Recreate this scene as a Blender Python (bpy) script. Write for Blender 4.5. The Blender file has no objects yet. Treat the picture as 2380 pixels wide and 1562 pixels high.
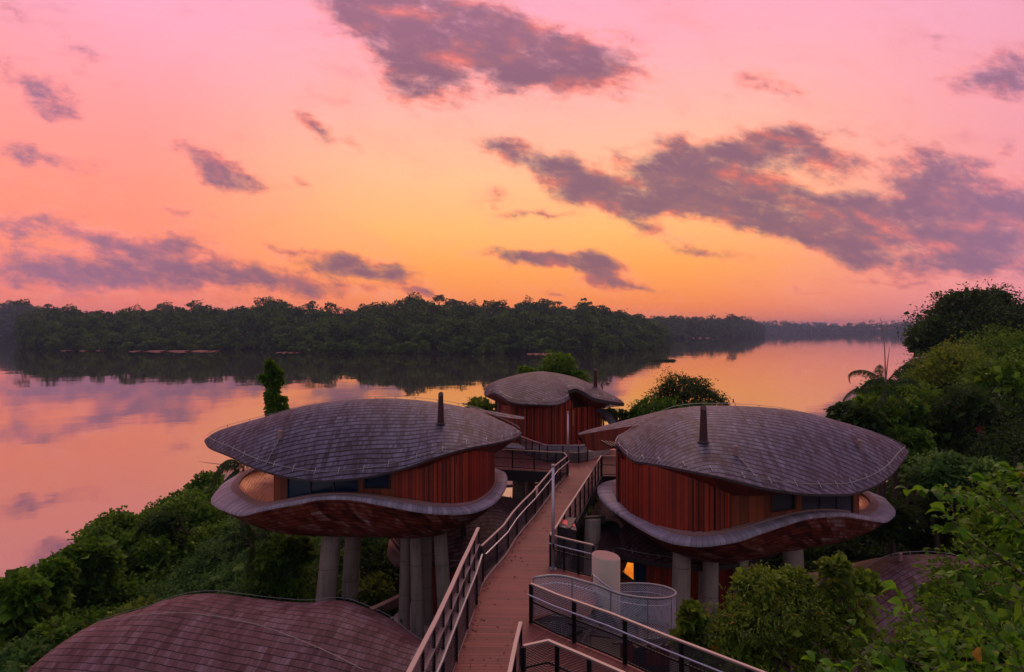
import bpy, bmesh, math, random
import numpy as np
from mathutils import Vector, Matrix
from mathutils.bvhtree import BVHTree
PI = math.pi
R = math.radians
random.seed(7)
sc = bpy.context.scene
COL = sc.collection

# ------------------------------------------------------------------ camera
EYE = 18.0                      # eye height above the lake, metres
F, CX, Y0 = 1455.0, 1190.0, 767.0   # focal length, centre column and horizon row of the survey frame
cam_d = bpy.data.cameras.new('camera'); cam = bpy.data.objects.new('camera', cam_d); COL.objects.link(cam)
cam.location = (0, 0, EYE); cam.rotation_euler = (PI/2, 0, 0)
cam_d.sensor_width = 36; cam_d.lens = 36*F/2380; cam_d.shift_y = -14/2380
cam_d.clip_start = 0.2; cam_d.clip_end = 20000
sc.camera = cam
sc.view_settings.view_transform = 'Standard'; sc.view_settings.look = 'None'
sc.view_settings.exposure = 0; sc.view_settings.gamma = 1
sc.cycles.max_bounces = 6; sc.cycles.transparent_max_bounces = 12
sc.cycles.volume_bounces = 0

def D(x, y, Y): return Vector(((x-CX)/F*Y, Y, EYE-(y-Y0)/F*Y))
def Dz(x, y, z):
    Y = F*(EYE-z)/(y-Y0); return Vector(((x-CX)/F*Y, Y, z))
def lin(r, g, b):
    f = lambda c: (c/255/12.92) if c/255 <= .04045 else ((c/255+.055)/1.055)**2.4
    return (f(r), f(g), f(b), 1)

# ------------------------------------------------------------------ node helper
class NT:
    def __init__(s, tree): s.t = tree; s.t.nodes.clear()
    def n(s, kind, **kw):
        nd = s.t.nodes.new(kind)
        ins = kw.pop('i', {})
        for k, v in kw.items(): setattr(nd, k, v)
        for k, v in ins.items():
            sk = nd.inputs[k]
            if isinstance(v, bpy.types.NodeSocket): s.t.links.new(v, sk)
            else: sk.default_value = v
        return nd
    def m(s, op, a, b=None, c=None, clamp=False):
        ins = {0: a}
        if b is not None: ins[1] = b
        if c is not None: ins[2] = c
        return s.n('ShaderNodeMath', operation=op, use_clamp=clamp, i=ins).outputs[0]
    def vm(s, op, a, b=None):
        ins = {0: a}
        if b is not None: ins[1] = b
        return s.n('ShaderNodeVectorMath', operation=op, i=ins).outputs[0]
    def mix(s, f, a, b, blend='MIX'):
        nd = s.t.nodes.new('ShaderNodeMix'); nd.data_type = 'RGBA'; nd.blend_type = blend
        for k, v in ((0, f), (6, a), (7, b)):
            if isinstance(v, bpy.types.NodeSocket): s.t.links.new(v, nd.inputs[k])
            else: nd.inputs[k].default_value = v
        return nd.outputs[2]
    def ramp(s, f, stops, interp='LINEAR'):
        nd = s.t.nodes.new('ShaderNodeValToRGB'); cr = nd.color_ramp; cr.interpolation = interp
        while len(cr.elements) < len(stops): cr.elements.new(.5)
        for e, (p, c) in zip(cr.elements, stops): e.position = p; e.color = c
        s.t.links.new(f, nd.inputs[0]); return nd.outputs[0]
    def noise(s, v, scale, detail=4, rough=.5, dist=0, out=0):
        return s.n('ShaderNodeTexNoise', i={'Vector': v, 'Scale': scale, 'Detail': detail, 'Roughness': rough, 'Distortion': dist}).outputs[out]
    def sstep(s, x, a, b):
        return s.n('ShaderNodeMapRange', interpolation_type='SMOOTHSTEP', i={0: x, 1: a, 2: b, 3: 0.0, 4: 1.0}).outputs[0]

# ------------------------------------------------------------------ world: dusk sky with clouds
SUN_AZ = R(10)      # the glow stands beyond the lake, the sun itself is behind cloud
W = bpy.data.worlds.new('World'); sc.world = W; W.use_nodes = True
w = NT(W.node_tree)
tc = w.n('ShaderNodeTexCoord').outputs['Generated']
sp = w.n('ShaderNodeSeparateXYZ', i={0: tc})
dx, dy, dz = sp.outputs
dzc = w.m('MAXIMUM', dz, 0.0)
hor = w.m('SQRT', w.m('ADD', w.m('MULTIPLY', dx, dx), w.m('MULTIPLY', dy, dy)))
cosb = w.m('DIVIDE', dy, w.m('MAXIMUM', hor, .001))
yc = w.m('MAXIMUM', dy, .08)
u = w.m('DIVIDE', dx, yc); v = w.m('DIVIDE', dzc, yc)
front = w.sstep(dy, .1, .4)
cen = w.ramp(dzc, [(0, lin(252,126,82)), (.035, lin(255,138,74)), (.10, lin(255,164,80)), (.155, lin(255,184,106)), (.24, lin(255,190,142)), (.33, lin(255,180,166)), (.42, lin(254,168,182)), (.55, lin(224,166,198)), (1, lin(165,158,188))])
side = w.ramp(dzc, [(0, lin(236,122,118)), (.05, lin(248,130,110)), (.12, lin(255,142,112)), (.2, lin(255,148,128)), (.3, lin(255,156,156)), (.4, lin(248,166,190)), (.55, lin(216,164,200)), (1, lin(165,158,188))])
back = w.ramp(dzc, [(0, lin(154,140,144)), (.15, lin(158,148,154)), (.4, lin(158,152,166)), (1, lin(152,148,170))])
# the glow is centred a little right of straight ahead
ca = w.m('ADD', w.m('MULTIPLY', cosb, math.cos(R(5))), w.m('MULTIPLY', w.m('DIVIDE', dx, w.m('MAXIMUM', hor, .001)), math.sin(R(5))))
f1 = w.sstep(ca, .80, .995)
sky = w.mix(f1, side, cen)
sky = w.mix(w.sstep(ca, .62, -.55), sky, back)
uv = w.n('ShaderNodeCombineXYZ', i={0: u, 1: v, 2: 0.0}).outputs[0]
# lavender drift to the upper right
lav = w.m('MULTIPLY', w.sstep(u, .25, .95), front)
sky = w.mix(w.m('MULTIPLY', lav, .55), sky, lin(222,158,188))
warp = w.noise(uv, 9, 4, .6, 0, 1)
warp = w.vm('MULTIPLY', w.vm('SUBTRACT', warp, (.5,.5,.5)), (.085,.055,0))
P = w.vm('ADD', uv, warp)
BL = [(860, 30, 190, 85, -35, 1.43),(965, 120, 130, 95, -50, 1.43),(1090, 90, 150, 85, -10, 1.3),(1200, 120, 150, 95, -15, 1.37),(1350, 135, 170, 80, -15, 1.3),(975, 195, 60, 60, 0, 0.91),(1250, 190, 130, 60, 0, 1.04),(1000, 20, 200, 60, 0, 0.91),(60, 190, 150, 60, -35, 0.85),(30, 30, 90, 28, -40, 0.64),(90, 365, 190, 36, -12, 0.8),(215, 130, 130, 50, -50, 0.43),(130, 255, 120, 40, -30, 0.43),(515, 402, 90, 40, -25, 1.44),(460, 348, 90, 22, -15, 0.63),(745, 303, 100, 26, -18, 0.98),(1165, 345, 85, 45, -20, 0.98),(1150, 460, 55, 22, 0, 0.8),(700, 410, 60, 14, -30, 0.46),(440, 490, 90, 18, -20, 0.52),(1310, 410, 120, 55, -20, 1.3),(1420, 440, 170, 55, -12, 1.43),(1560, 420, 150, 70, -20, 1.43),(1660, 440, 150, 60, -10, 1.43),(1760, 345, 180, 55, 8, 1.43),(1900, 355, 120, 50, -15, 1.17),(1820, 485, 260, 75, -10, 1.76),(1970, 500, 190, 55, -3, 1.56),(1570, 345, 75, 32, -15, 1.17),(1400, 480, 110, 26, -10, 0.78),(1500, 515, 110, 22, -22, 0.91),(1250, 495, 110, 14, 0, 0.8),(1680, 500, 160, 30, -10, 0.91),(2210, 440, 200, 100, -25, 0.99),(2320, 500, 180, 110, 0, 0.99),(2120, 468, 130, 36, 0, 0.84),(2340, 175, 150, 75, 20, 0.97),(2260, 600, 300, 48, 0, 0.93),(1985, 600, 130, 32, -12, 0.92),(2230, 545, 260, 50, 0, 0.59),(2190, 90, 110, 40, 35, 0.42),(2360, 350, 60, 30, 0, 0.49),(1240, 605, 130, 22, -4, 1.21),(1340, 610, 110, 26, -10, 1.03),(1400, 640, 90, 34, -25, 1.03),(1450, 668, 110, 14, -8, 0.98),(1600, 590, 70, 15, -10, 0.69),(1550, 560, 120, 18, -20, 0.52),(1760, 598, 120, 16, 0, 0.46),(850, 625, 130, 26, -8, 1.32),(690, 583, 85, 22, -10, 0.85),(620, 645, 270, 42, -3, 0.8),(300, 570, 230, 60, -10, 0.76),(150, 645, 330, 50, 0, 0.9),(400, 580, 120, 40, -15, 0.64),(470, 565, 90, 36, -40, 0.59),(50, 535, 110, 42, 0, 0.64),(970, 668, 60, 18, -12, 0.86),(1290, 675, 60, 12, -10, 0.69),(1900, 690, 110, 18, -8, 0.57),(2080, 660, 280, 26, 0, 0.52),(1790, 205, 160, 60, 0, 0.4),(1740, 190, 60, 30, -10, 0.69),(200, 605, 400, 62, -5, 0.62),(560, 655, 400, 36, -3, 0.62),(100, 545, 260, 44, -12, 0.5),(2210, 600, 340, 60, 0, 0.6),(2260, 490, 240, 120, -10, 0.75),(1950, 560, 160, 30, -8, 0.45),(330, 640, 260, 30, 4, 0.55),(760, 670, 200, 16, -3, 0.5)]
S = None
for (bx, by, rx, ry, rot, st) in BL:
    mp = w.n('ShaderNodeMapping', vector_type='TEXTURE', i={0: P, 1: ((bx-CX)/F, (Y0-by)/F, 0), 2: (0, 0, R(rot)), 3: (rx*1.5/F, ry*1.42/F, 1)})
    g = w.n('ShaderNodeTexGradient', gradient_type='SPHERICAL', i={0: mp.outputs[0]}).outputs[1]
    g = w.m('MULTIPLY', g, st)
    S = g if S is None else w.m('MAXIMUM', w.m('ADD', S, w.m('MULTIPLY', g, .35)), g)
S = w.m('MULTIPLY', S, front)
st = w.vm('MULTIPLY', w.n('ShaderNodeMapping', i={0: uv, 2: (0, 0, R(12))}).outputs[0], (1, 2.1, 1))
def cn(vec): return w.m('ADD', w.m('MULTIPLY', w.noise(vec, 11, 8, .64, .25), .72), w.m('MULTIPLY', w.noise(vec, 42, 5, .65), .28))
nz = cn(st); nz2 = cn(w.vm('ADD', st, (.010, -.022, 0)))
S2 = w.m('MINIMUM', S, 1.02)
dens = w.sstep(w.m('ADD', S2, w.m('MULTIPLY', w.m('SUBTRACT', nz, .5), 2.5)), .08, 1.06)
lo = w.noise(st, 9, 3, .55, .2); lo2 = w.noise(w.vm('ADD', st, (.014, -.035, 0)), 9, 3, .55, .2)
lit = w.m('ADD', w.m('MULTIPLY', w.m('SUBTRACT', lo, lo2), 1.9), w.m('MULTIPLY', w.m('SUBTRACT', nz, nz2), .9))            # relief: sides turned to the low glow are lighter
veil = w.m('MULTIPLY', w.sstep(w.noise(st, 5, 7, .62, .5), .44, .72), .34)
dens = w.m('MAXIMUM', dens, w.m('MULTIPLY', veil, front))
tone = w.m('SUBTRACT', w.m('ADD', w.m('ADD', w.m('MULTIPLY', dens, .86), w.m('MULTIPLY', w.m('SUBTRACT', w.noise(P, 16, 6, .6), .5), .9)), w.m('MULTIPLY', w.m('SUBTRACT', S2, .8), .25)), lit, clamp=True)
ccol = w.ramp(tone, [(0, lin(255,158,132)), (.26, lin(238,120,102)), (.52, lin(184,98,100)), (.78, lin(138,92,108)), (1, lin(122,84,108))])
coolr = w.ramp(tone, [(0, lin(246,156,158)), (.35, lin(212,128,144)), (.75, lin(160,112,142)), (1, lin(142,106,140))])
cool = w.mix(w.m('MULTIPLY', w.sstep(w.m('ABSOLUTE', w.m('SUBTRACT', u, .08)), .3, .85), .75), ccol, coolr)
high = w.mix(w.m('MULTIPLY', w.sstep(v, .34, .55), .35), cool, lin(176,118,142))
sky = w.mix(w.m('MULTIPLY', dens, .92), sky, high)
bg1 = w.n('ShaderNodeBackground', i={0: sky, 1: 1.12}).outputs[0]
nish = w.n('ShaderNodeTexSky', sky_type='NISHITA'); nish.sun_disc = False; nish.sun_elevation = R(-3); nish.sun_rotation = SUN_AZ
bg2 = w.n('ShaderNodeBackground', i={0: nish.outputs[0], 1: .05}).outputs[0]
bgs = w.n('ShaderNodeAddShader', i={0: bg1, 1: bg2}).outputs[0]
w.n('ShaderNodeOutputWorld', i={0: bgs})
W.cycles.sampling_method = 'MANUAL'; W.cycles.sample_map_resolution = 1024

sun_d = bpy.data.lights.new('sun', 'SUN'); sun = bpy.data.objects.new('sun', sun_d); COL.objects.link(sun)
sun_d.energy = 0.95; sun_d.angle = R(28); sun_d.color = (1, .60, .40)
sun.rotation_euler = Vector((-math.sin(SUN_AZ)*math.cos(R(44)), -math.cos(SUN_AZ)*math.cos(R(44)), -math.sin(R(44)))).to_track_quat('-Z', 'Y').to_euler()

# ------------------------------------------------------------------ mesh helpers
def mesh_obj(name, verts, faces, mat=None, parent=None, smooth=False, uv=None, uvv=None):
    me = bpy.data.meshes.new(name)
    if isinstance(verts, np.ndarray) and isinstance(faces, np.ndarray):
        k = faces.shape[1]
        me.vertices.add(len(verts)); me.vertices.foreach_set('co', verts.astype(np.float32).ravel())
        me.loops.add(faces.size); me.loops.foreach_set('vertex_index', faces.astype(np.int32).ravel())
        me.polygons.add(len(faces)); me.polygons.foreach_set('loop_start', np.arange(0, faces.size, k, dtype=np.int32))
        me.update(calc_edges=True)
    else:
        me.from_pydata([tuple(v) for v in verts], [], [tuple(f) for f in faces]); me.update()
    if smooth: me.polygons.foreach_set('use_smooth', np.ones(len(me.polygons), dtype=bool))
    if uvv is not None:                       # per-vertex uv
        ul = me.uv_layers.new(name='UVMap')
        idx = np.empty(len(me.loops), dtype=np.int32); me.loops.foreach_get('vertex_index', idx)
        ul.data.foreach_set('uv', np.asarray(uvv, dtype=np.float32)[idx].ravel())
    if mat: me.materials.append(mat)
    o = bpy.data.objects.new(name, me); COL.objects.link(o)
    if parent: o.parent = parent
    return o
def tag(o, label, cat=None, group=None, kind=None):
    if label: o['label'] = label
    if cat: o['category'] = cat
    if group: o['group'] = group
    if kind: o['kind'] = kind
    return o
def thing(name, label, cat, group=None):
    o = bpy.data.objects.new(name, None); COL.objects.link(o); o.empty_display_size = .3
    return tag(o, label, cat, group)
class MB:
    def __init__(s): s.v = []; s.f = []; s.uv = []
    def add(s, vs, fs, uv=None):
        b = len(s.v); s.v += [tuple(p) for p in vs]; s.f += [tuple(i+b for i in f) for f in fs]
        s.uv += uv if uv else [(0, 0)]*len(vs)
    def box(s, c, d, rz=0, bev=0):
        ca, sa = math.cos(rz), math.sin(rz); vs = []
        for k in (-1, 1):
            for (i, j) in ((-1,-1),(1,-1),(1,1),(-1,1)):
                x, y = i*d[0]/2, j*d[1]/2
                vs.append((c[0]+x*ca-y*sa, c[1]+x*sa+y*ca, c[2]+k*d[2]/2))
        s.add(vs, [(3,2,1,0),(4,5,6,7),(0,1,5,4),(1,2,6,5),(2,3,7,6),(3,0,4,7)])
    def path(s, pts, wd, ht, close=False):
        """rectangular bar swept along a polyline, level across"""
        pts = [Vector(p) for p in pts]; n = len(pts); vs = []
        for i, p in enumerate(pts):
            a = pts[(i-1) % n] if (i > 0 or close) else p; b = pts[(i+1) % n] if (i < n-1 or close) else p
            t = (b-a); h = Vector((t.x, t.y, 0))
            h = h.normalized() if h.length > 1e-6 else Vector((1, 0, 0))
            q = Vector((-h.y, h.x, 0)); k = 1.0
            if 0 < i < n-1 or close:
                h1 = Vector(((p-a).x, (p-a).y, 0)); 
                if h1.length > 1e-6: k = 1/max(.5, abs(q.dot(Vector((-h1.y, h1.x, 0)).normalized())))
            for (sx, sz) in ((-1,-1),(1,-1),(1,1),(-1,1)):
                vs.append(p + q*(sx*wd/2*k) + Vector((0, 0, sz*ht/2)))
        fs = []
        m = n if close else n-1
        for i in range(m):
            a, b = 4*i, 4*((i+1) % n)
            for k in range(4): fs.append((a+k, a+(k+1) % 4, b+(k+1) % 4, b+k))
        if not close: fs += [(3,2,1,0), (4*n-4, 4*n-3, 4*n-2, 4*n-1)]
        s.add(vs, fs)
    def tube(s, pts, r, n=8, cap=True):
        pts = [Vector(p) for p in pts]; m = len(pts); vs = []
        rs = r if isinstance(r, (list, tuple)) else [r]*m
        prev = None; L = 0; uvs = []
        for i, p in enumerate(pts):
            t = (pts[min(i+1, m-1)]-pts[max(i-1, 0)])
            t = t.normalized() if t.length > 1e-9 else Vector((0, 0, 1))
            if prev is None: a = t.orthogonal().normalized()
            else:
                a = prev - t*prev.dot(t); a = a.normalized() if a.length > 1e-6 else t.orthogonal().normalized()
            prev = a; b = t.cross(a)
            if i: L += (p-pts[i-1]).length
            for k in range(n):
                an = 2*PI*k/n; vs.append(p+(a*math.cos(an)+b*math.sin(an))*rs[i]); uvs.append((k/n, L))
        fs = [(i*n+k, i*n+(k+1) % n, (i+1)*n+(k+1) % n, (i+1)*n+k) for i in range(m-1) for k in range(n)]
        if cap: fs += [tuple(range(n-1, -1, -1)), tuple(range((m-1)*n, m*n))]
        s.add(vs, fs, uvs)
    def build(s, name, mat, parent=None, smooth=False, uv=False):
        return mesh_obj(name, s.v, s.f, mat, parent, smooth, uvv=s.uv if uv else None)
def spline(pts, n, close=False):
    """Catmull-Rom through points, n samples, even arc length"""
    P = np.array([list(p) for p in pts], float); m = len(P); out = []
    seg = m if close else m-1
    for i in range(seg):
        if close: p0, p1, p2, p3 = P[(i-1) % m], P[i], P[(i+1) % m], P[(i+2) % m]
        else: p0, p1, p2, p3 = P[max(i-1, 0)], P[i], P[i+1], P[min(i+2, m-1)]
        for t in np.linspace(0, 1, 16, endpoint=False):
            out.append(.5*((2*p1)+(-p0+p2)*t+(2*p0-5*p1+4*p2-p3)*t*t+(-p0+3*p1-3*p2+p3)*t**3))
    out.append(P[0] if close else P[-1]); out = np.array(out)
    d = np.r_[0, np.cumsum(np.linalg.norm(np.diff(out, axis=0), axis=1))]
    q = np.linspace(0, d[-1], n, endpoint=not close)
    return np.stack([np.interp(q, d, out[:, k]) for k in range(out.shape[1])], 1)

# ------------------------------------------------------------------ materials
def newmat(name):
    m = bpy.data.materials.new(name); m.use_nodes = True; return m, NT(m.node_tree)
def bsdf(t, col, rough=.6, metal=0, spec=.5, normal=None, alpha=None, trans=0, out=True, **kw):
    ins = {'Base Color': col, 'Roughness': rough, 'Metallic': metal, 'Specular IOR Level': spec}
    if normal is not None: ins['Normal'] = normal
    if alpha is not None: ins['Alpha'] = alpha
    ins.update(kw)
    b = t.n('ShaderNodeBsdfPrincipled', i=ins)
    if out: t.n('ShaderNodeOutputMaterial', i={0: b.outputs[0]})
    return b
def simple(name, col, rough=.6, metal=0, var=.25, scale=3, bump=.15, spec=.5):
    m, t = newmat(name)
    oc = t.n('ShaderNodeTexCoord').outputs['Object']
    n1 = t.noise(oc, scale, 6, .6); n2 = t.noise(oc, scale*9, 3, .6)
    k = t.m('ADD', t.m('MULTIPLY', n1, .7), t.m('MULTIPLY', n2, .3))
    c = t.mix(k, tuple(x*(1-var) for x in col[:3])+(1,), tuple(min(1, x*(1+var)) for x in col[:3])+(1,))
    bp = t.n('ShaderNodeBump', i={'Strength': bump, 'Distance': .02, 'Height': n2}).outputs[0]
    bsdf(t, c, rough, metal, spec, bp); return m

def shingle(name, cols, tw=.12, th=.30, line=.26, var=1.0, bump=.8, rough=.60, gap=.06):
    m, t = newmat(name)
    uvn = t.n('ShaderNodeUVMap').outputs[0]
    s = t.n('ShaderNodeSeparateXYZ', i={0: uvn}); U, V = s.outputs[0], s.outputs[1]
    oc = t.n('ShaderNodeTexCoord').outputs['Object']
    wob = t.m('MULTIPLY', t.m('SUBTRACT', t.noise(oc, .8, 2), .5), .12)
    V2 = t.m('DIVIDE', t.m('ADD', V, wob), th)
    row = t.m('FLOOR', V2); fv = t.m('FRACT', V2)
    ro = t.n('ShaderNodeTexWhiteNoise', noise_dimensions='1D', i={'W': row}).outputs[0]
    U2 = t.m('ADD', t.m('DIVIDE', U, tw), t.m('MULTIPLY', ro, 7.3))
    cell = t.m('FLOOR', U2); fu = t.m('FRACT', U2)
    cv = t.n('ShaderNodeCombineXYZ', i={0: cell, 1: row, 2: 0.0}).outputs[0]
    wn = t.n('ShaderNodeTexWhiteNoise', noise_dimensions='2D', i={'Vector': cv}).outputs[0]
    big = t.noise(oc, .35, 4, .6)
    cv2 = t.n('ShaderNodeCombineXYZ', i={0: t.m('FLOOR', t.m('DIVIDE', U, tw*2.1)), 1: t.m('FLOOR', t.m('MULTIPLY', V2, .34)), 2: 0.0}).outputs[0]
    wn2 = t.n('ShaderNodeTexWhiteNoise', noise_dimensions='2D', i={'Vector': cv2}).outputs[0]
    key = t.m('ADD', t.m('ADD', t.m('MULTIPLY', wn, .30*var), t.m('MULTIPLY', wn2, .36*var)), t.m('MULTIPLY', t.m('SUBTRACT', big, .35), .5))
    key = t.m('ADD', key, .06+.34*(1-var))
    n = len(cols)
    c = t.ramp(key, [(i/(n-1)*.9+.05, cc) for i, cc in enumerate(cols)])
    # streaks running down the slope
    stv = t.n('ShaderNodeCombineXYZ', i={0: t.m('MULTIPLY', U, 26), 1: t.m('MULTIPLY', V, 2.2), 2: 0.0}).outputs[0]
    stn = t.noise(stv, 1, 4, .7)
    c = t.mix(.45, c, t.mix(1.0, c, t.ramp(stn, [(.3, (.35,.33,.36,1)), (.7, (1.5,1.45,1.5,1))]), 'MULTIPLY'))
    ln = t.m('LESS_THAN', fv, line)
    gp = t.m('LESS_THAN', fu, gap)
    c = t.mix(t.m('MULTIPLY', gp, .55), c, (.02,.014,.016,1))
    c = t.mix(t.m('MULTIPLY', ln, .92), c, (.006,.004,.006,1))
    h = t.m('ADD', t.m('SUBTRACT', 1.0, fv), t.m('MULTIPLY', wn, .35))
    h = t.m('SUBTRACT', h, t.m('MULTIPLY', gp, .3))
    bp = t.n('ShaderNodeBump', i={'Strength': bump, 'Distance': .035, 'Height': h}).outputs[0]
    bsdf(t, c, rough, 0, .2, bp); return m
GREY = [(.026,.014,.020,1), (.062,.047,.070,1), (.098,.092,.138,1), (.14,.135,.195,1), (.26,.25,.33,1)]
BRWN = [(.05,.009,.006,1), (.13,.022,.012,1), (.20,.042,.022,1), (.24,.085,.06,1), (.36,.26,.28,1)]
LOWR = [(.045,.016,.018,1), (.10,.040,.042,1), (.145,.068,.074,1), (.185,.108,.125,1), (.26,.18,.21,1)]
M = {}
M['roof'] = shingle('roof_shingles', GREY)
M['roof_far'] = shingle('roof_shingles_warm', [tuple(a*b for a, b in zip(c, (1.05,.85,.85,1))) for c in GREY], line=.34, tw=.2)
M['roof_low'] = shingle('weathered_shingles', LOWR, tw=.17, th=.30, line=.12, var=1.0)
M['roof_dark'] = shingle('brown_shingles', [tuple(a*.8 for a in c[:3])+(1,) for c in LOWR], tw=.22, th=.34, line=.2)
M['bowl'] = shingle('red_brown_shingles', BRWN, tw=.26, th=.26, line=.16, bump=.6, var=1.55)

def boards(name, base, bw=.16, dark=.4, gv=.06, gs=.8):
    m, t = newmat(name)
    s = t.n('ShaderNodeSeparateXYZ', i={0: t.n('ShaderNodeUVMap').outputs[0]}); U, V = s.outputs[0], s.outputs[1]
    U2 = t.m('DIVIDE', U, bw); cell = t.m('FLOOR', U2); fu = t.m('FRACT', U2)
    wn = t.n('ShaderNodeTexWhiteNoise', noise_dimensions='1D', i={'W': cell}).outputs[0]
    gvv = t.n('ShaderNodeCombineXYZ', i={0: t.m('MULTIPLY', U, 40), 1: t.m('MULTIPLY', V, 1.5), 2: wn}).outputs[0]
    gr = t.noise(gvv, 1, 5, .65)
    st = t.noise(t.n('ShaderNodeTexCoord').outputs['Object'], 1.1, 4, .6)
    k = t.m('ADD', t.m('ADD', t.m('MULTIPLY', wn, .4), t.m('MULTIPLY', gr, .35)), t.m('MULTIPLY', st, .4))
    c = t.ramp(k, [(.25, tuple(x*dark for x in base[:3])+(1,)), (.6, base), (.95, tuple(min(1, x*1.6) for x in base[:3])+(1,))])
    g = t.m('LESS_THAN', fu, gv)
    c = t.mix(t.m('MULTIPLY', g, gs), c, (.008,.003,.002,1))
    bp = t.n('ShaderNodeBump', i={'Strength': .4, 'Distance': .01, 'Height': t.m('SUBTRACT', gr, g)}).outputs[0]
    bsdf(t, c, .55, 0, .35, bp); return m
M['timber'] = boards('red_cedar_boards', (.25,.024,.008,1), bw=.17, gv=.14, gs=.8)
M['slats'] = boards('red_cedar_slats', (.27,.027,.009,1), bw=.21, gv=.26, gs=.85)
M['timber2'] = boards('orange_cedar_boards', (.20,.038,.010,1), bw=.4)
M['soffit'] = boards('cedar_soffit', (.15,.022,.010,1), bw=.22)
M['lip'] = boards('grey_zinc_cladding', (.26,.22,.28,1), bw=.24, dark=.6)
M['curb'] = simple('pink_brown_coping', (.27,.15,.14), .7, 0, .2, 1.2)
M['inner'] = simple('glow_tinted_lining', (.95,.42,.20), .45, .35, .12, .3, 0, 1.0)  # pale terrace lining, with the sunset glow put into its orange base colour
M['floor'] = simple('pale_terrace_floor', (.35,.22,.18), .7)
M['concrete'] = simple('grey_concrete', (.31,.25,.22), .85, 0, .3, .6, .3)
def concrete(name, col):
    m, t = newmat(name); oc = t.n('ShaderNodeTexCoord').outputs['Object']
    z = t.n('ShaderNodeSeparateXYZ', i={0: oc}).outputs[2]
    st = t.noise(t.vm('MULTIPLY', oc, (5, 5, .35)), 1, 5, .65); bl = t.noise(oc, .9, 5, .6); fi = t.noise(oc, 14, 3, .6)
    k = t.m('ADD', t.m('ADD', t.m('MULTIPLY', st, .5), t.m('MULTIPLY', bl, .35)), t.m('MULTIPLY', fi, .15))
    c = t.ramp(k, [(.32, tuple(x*.45 for x in col)+(1,)), (.5, col+(1,)), (.72, tuple(x*1.25 for x in col)+(1,))])
    j = t.m('LESS_THAN', t.m('FRACT', t.m('DIVIDE', z, 1.83)), .018)
    c = t.mix(t.m('MULTIPLY', j, .6), c, (.05,.035,.03,1))
    bp = t.n('ShaderNodeBump', i={'Strength': .3, 'Distance': .02, 'Height': t.m('SUBTRACT', fi, j)}).outputs[0]
    bsdf(t, c, .85, 0, .3, bp); return m
M['concrete'] = concrete('stained_concrete', (.32,.255,.225))
M['paint'] = simple('cream_render', (.52,.42,.34), .8, 0, .12, .8, .1)
M['steel'] = simple('galvanised_steel', (.42,.44,.50), .38, .75, .15, 4, .05)
M['rail'] = simple('beige_metal_capping', (.30,.225,.215), .45, .3, .12, 3, .05)
M['black'] = simple('black_steel', (.012,.011,.014), .5, .3, .2, 3, .05)
M['beam'] = simple('dark_painted_beam', (.035,.025,.03), .6, .1, .3, 1.5, .1)
M['bronze'] = simple('dark_bronze', (.05,.018,.022), .45, .4, .3, 2, .1)
M['louvre'] = simple('brown_grey_louvre', (.20,.15,.155), .6, .2, .2, 3, .05)
M['wire'] = simple('aluminium_wire', (.30,.29,.30), .5, .3, .1, 3, 0)
M['red'] = simple('red_paint', (.75,.03,.05), .4, 0, .1, 3, 0)
M['white'] = simple('pale_slab', (.55,.42,.42), .7, 0, .2, 1, .1)
M['bird'] = simple('dark_plumage', (.05,.018,.02), .7, 0, .3, 20, .1)
m, t = newmat('dark_blue_glass'); 
n = t.noise(t.n('ShaderNodeTexCoord').outputs['Object'], .5, 2)
bsdf(t, t.mix(n, (.004,.012,.035,1), (.010,.035,.075,1)), .12, 0, .5); M['glass'] = m
m, t = newmat('grey_glass'); n = t.noise(t.n('ShaderNodeTexCoord').outputs['Object'], .6, 2)
bsdf(t, t.mix(n, (.035,.035,.05,1), (.06,.06,.08,1)), .2, 0, .5); M['glass2'] = m
m, t = newmat('lamplit_room')
n = t.noise(t.n('ShaderNodeTexCoord').outputs['Object'], 1.2, 3)
e = t.n('ShaderNodeEmission', i={0: t.ramp(n, [(.3, (.55,.06,.004,1)), (.7, (1,.32,.03,1))]), 1: 1.0}).outputs[0]
t.n('ShaderNodeOutputMaterial', i={0: e}); M['lit'] = m

def planks(name, base, pw=.145):
    """deck boards: UV u along the walk, v across"""
    m, t = newmat(name)
    s = t.n('ShaderNodeSeparateXYZ', i={0: t.n('ShaderNodeUVMap').outputs[0]}); U, V = s.outputs[0], s.outputs[1]
    U2 = t.m('DIVIDE', U, pw); cell = t.m('FLOOR', U2); fu = t.m('FRACT', U2)
    wn = t.n('ShaderNodeTexWhiteNoise', noise_dimensions='1D', i={'W': cell}).outputs[0]
    oc = t.n('ShaderNodeTexCoord').outputs['Object']
    wear = t.noise(oc, 1.3, 6, .65)
    gr = t.noise(t.n('ShaderNodeCombineXYZ', i={0: t.m('MULTIPLY', U, 50), 1: t.m('MULTIPLY', V, 2), 2: wn}).outputs[0], 1, 4, .6)
    k = t.m('ADD', t.m('MULTIPLY', wn, .3), t.m('ADD', t.m('MULTIPLY', wear, .5), t.m('MULTIPLY', gr, .25)))
    c = t.ramp(k, [(.25, tuple(x*.6 for x in base[:3])+(1,)), (.55, base), (.9, tuple(x*1.45 for x in base[:3])+(1,))])
    g = t.m('LESS_THAN', fu, .10)
    c = t.mix(t.m('MULTIPLY', g, .85), c, (.012,.006,.007,1))
    bp = t.n('ShaderNodeBump', i={'Strength': .5, 'Distance': .01, 'Height': t.m('SUBTRACT', t.m('MULTIPLY', gr, .3), g)}).outputs[0]
    bsdf(t, c, .62, 0, .4, bp); return m
M['deck'] = planks('red_brown_deck_boards', (.19,.042,.037,1))

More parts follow.
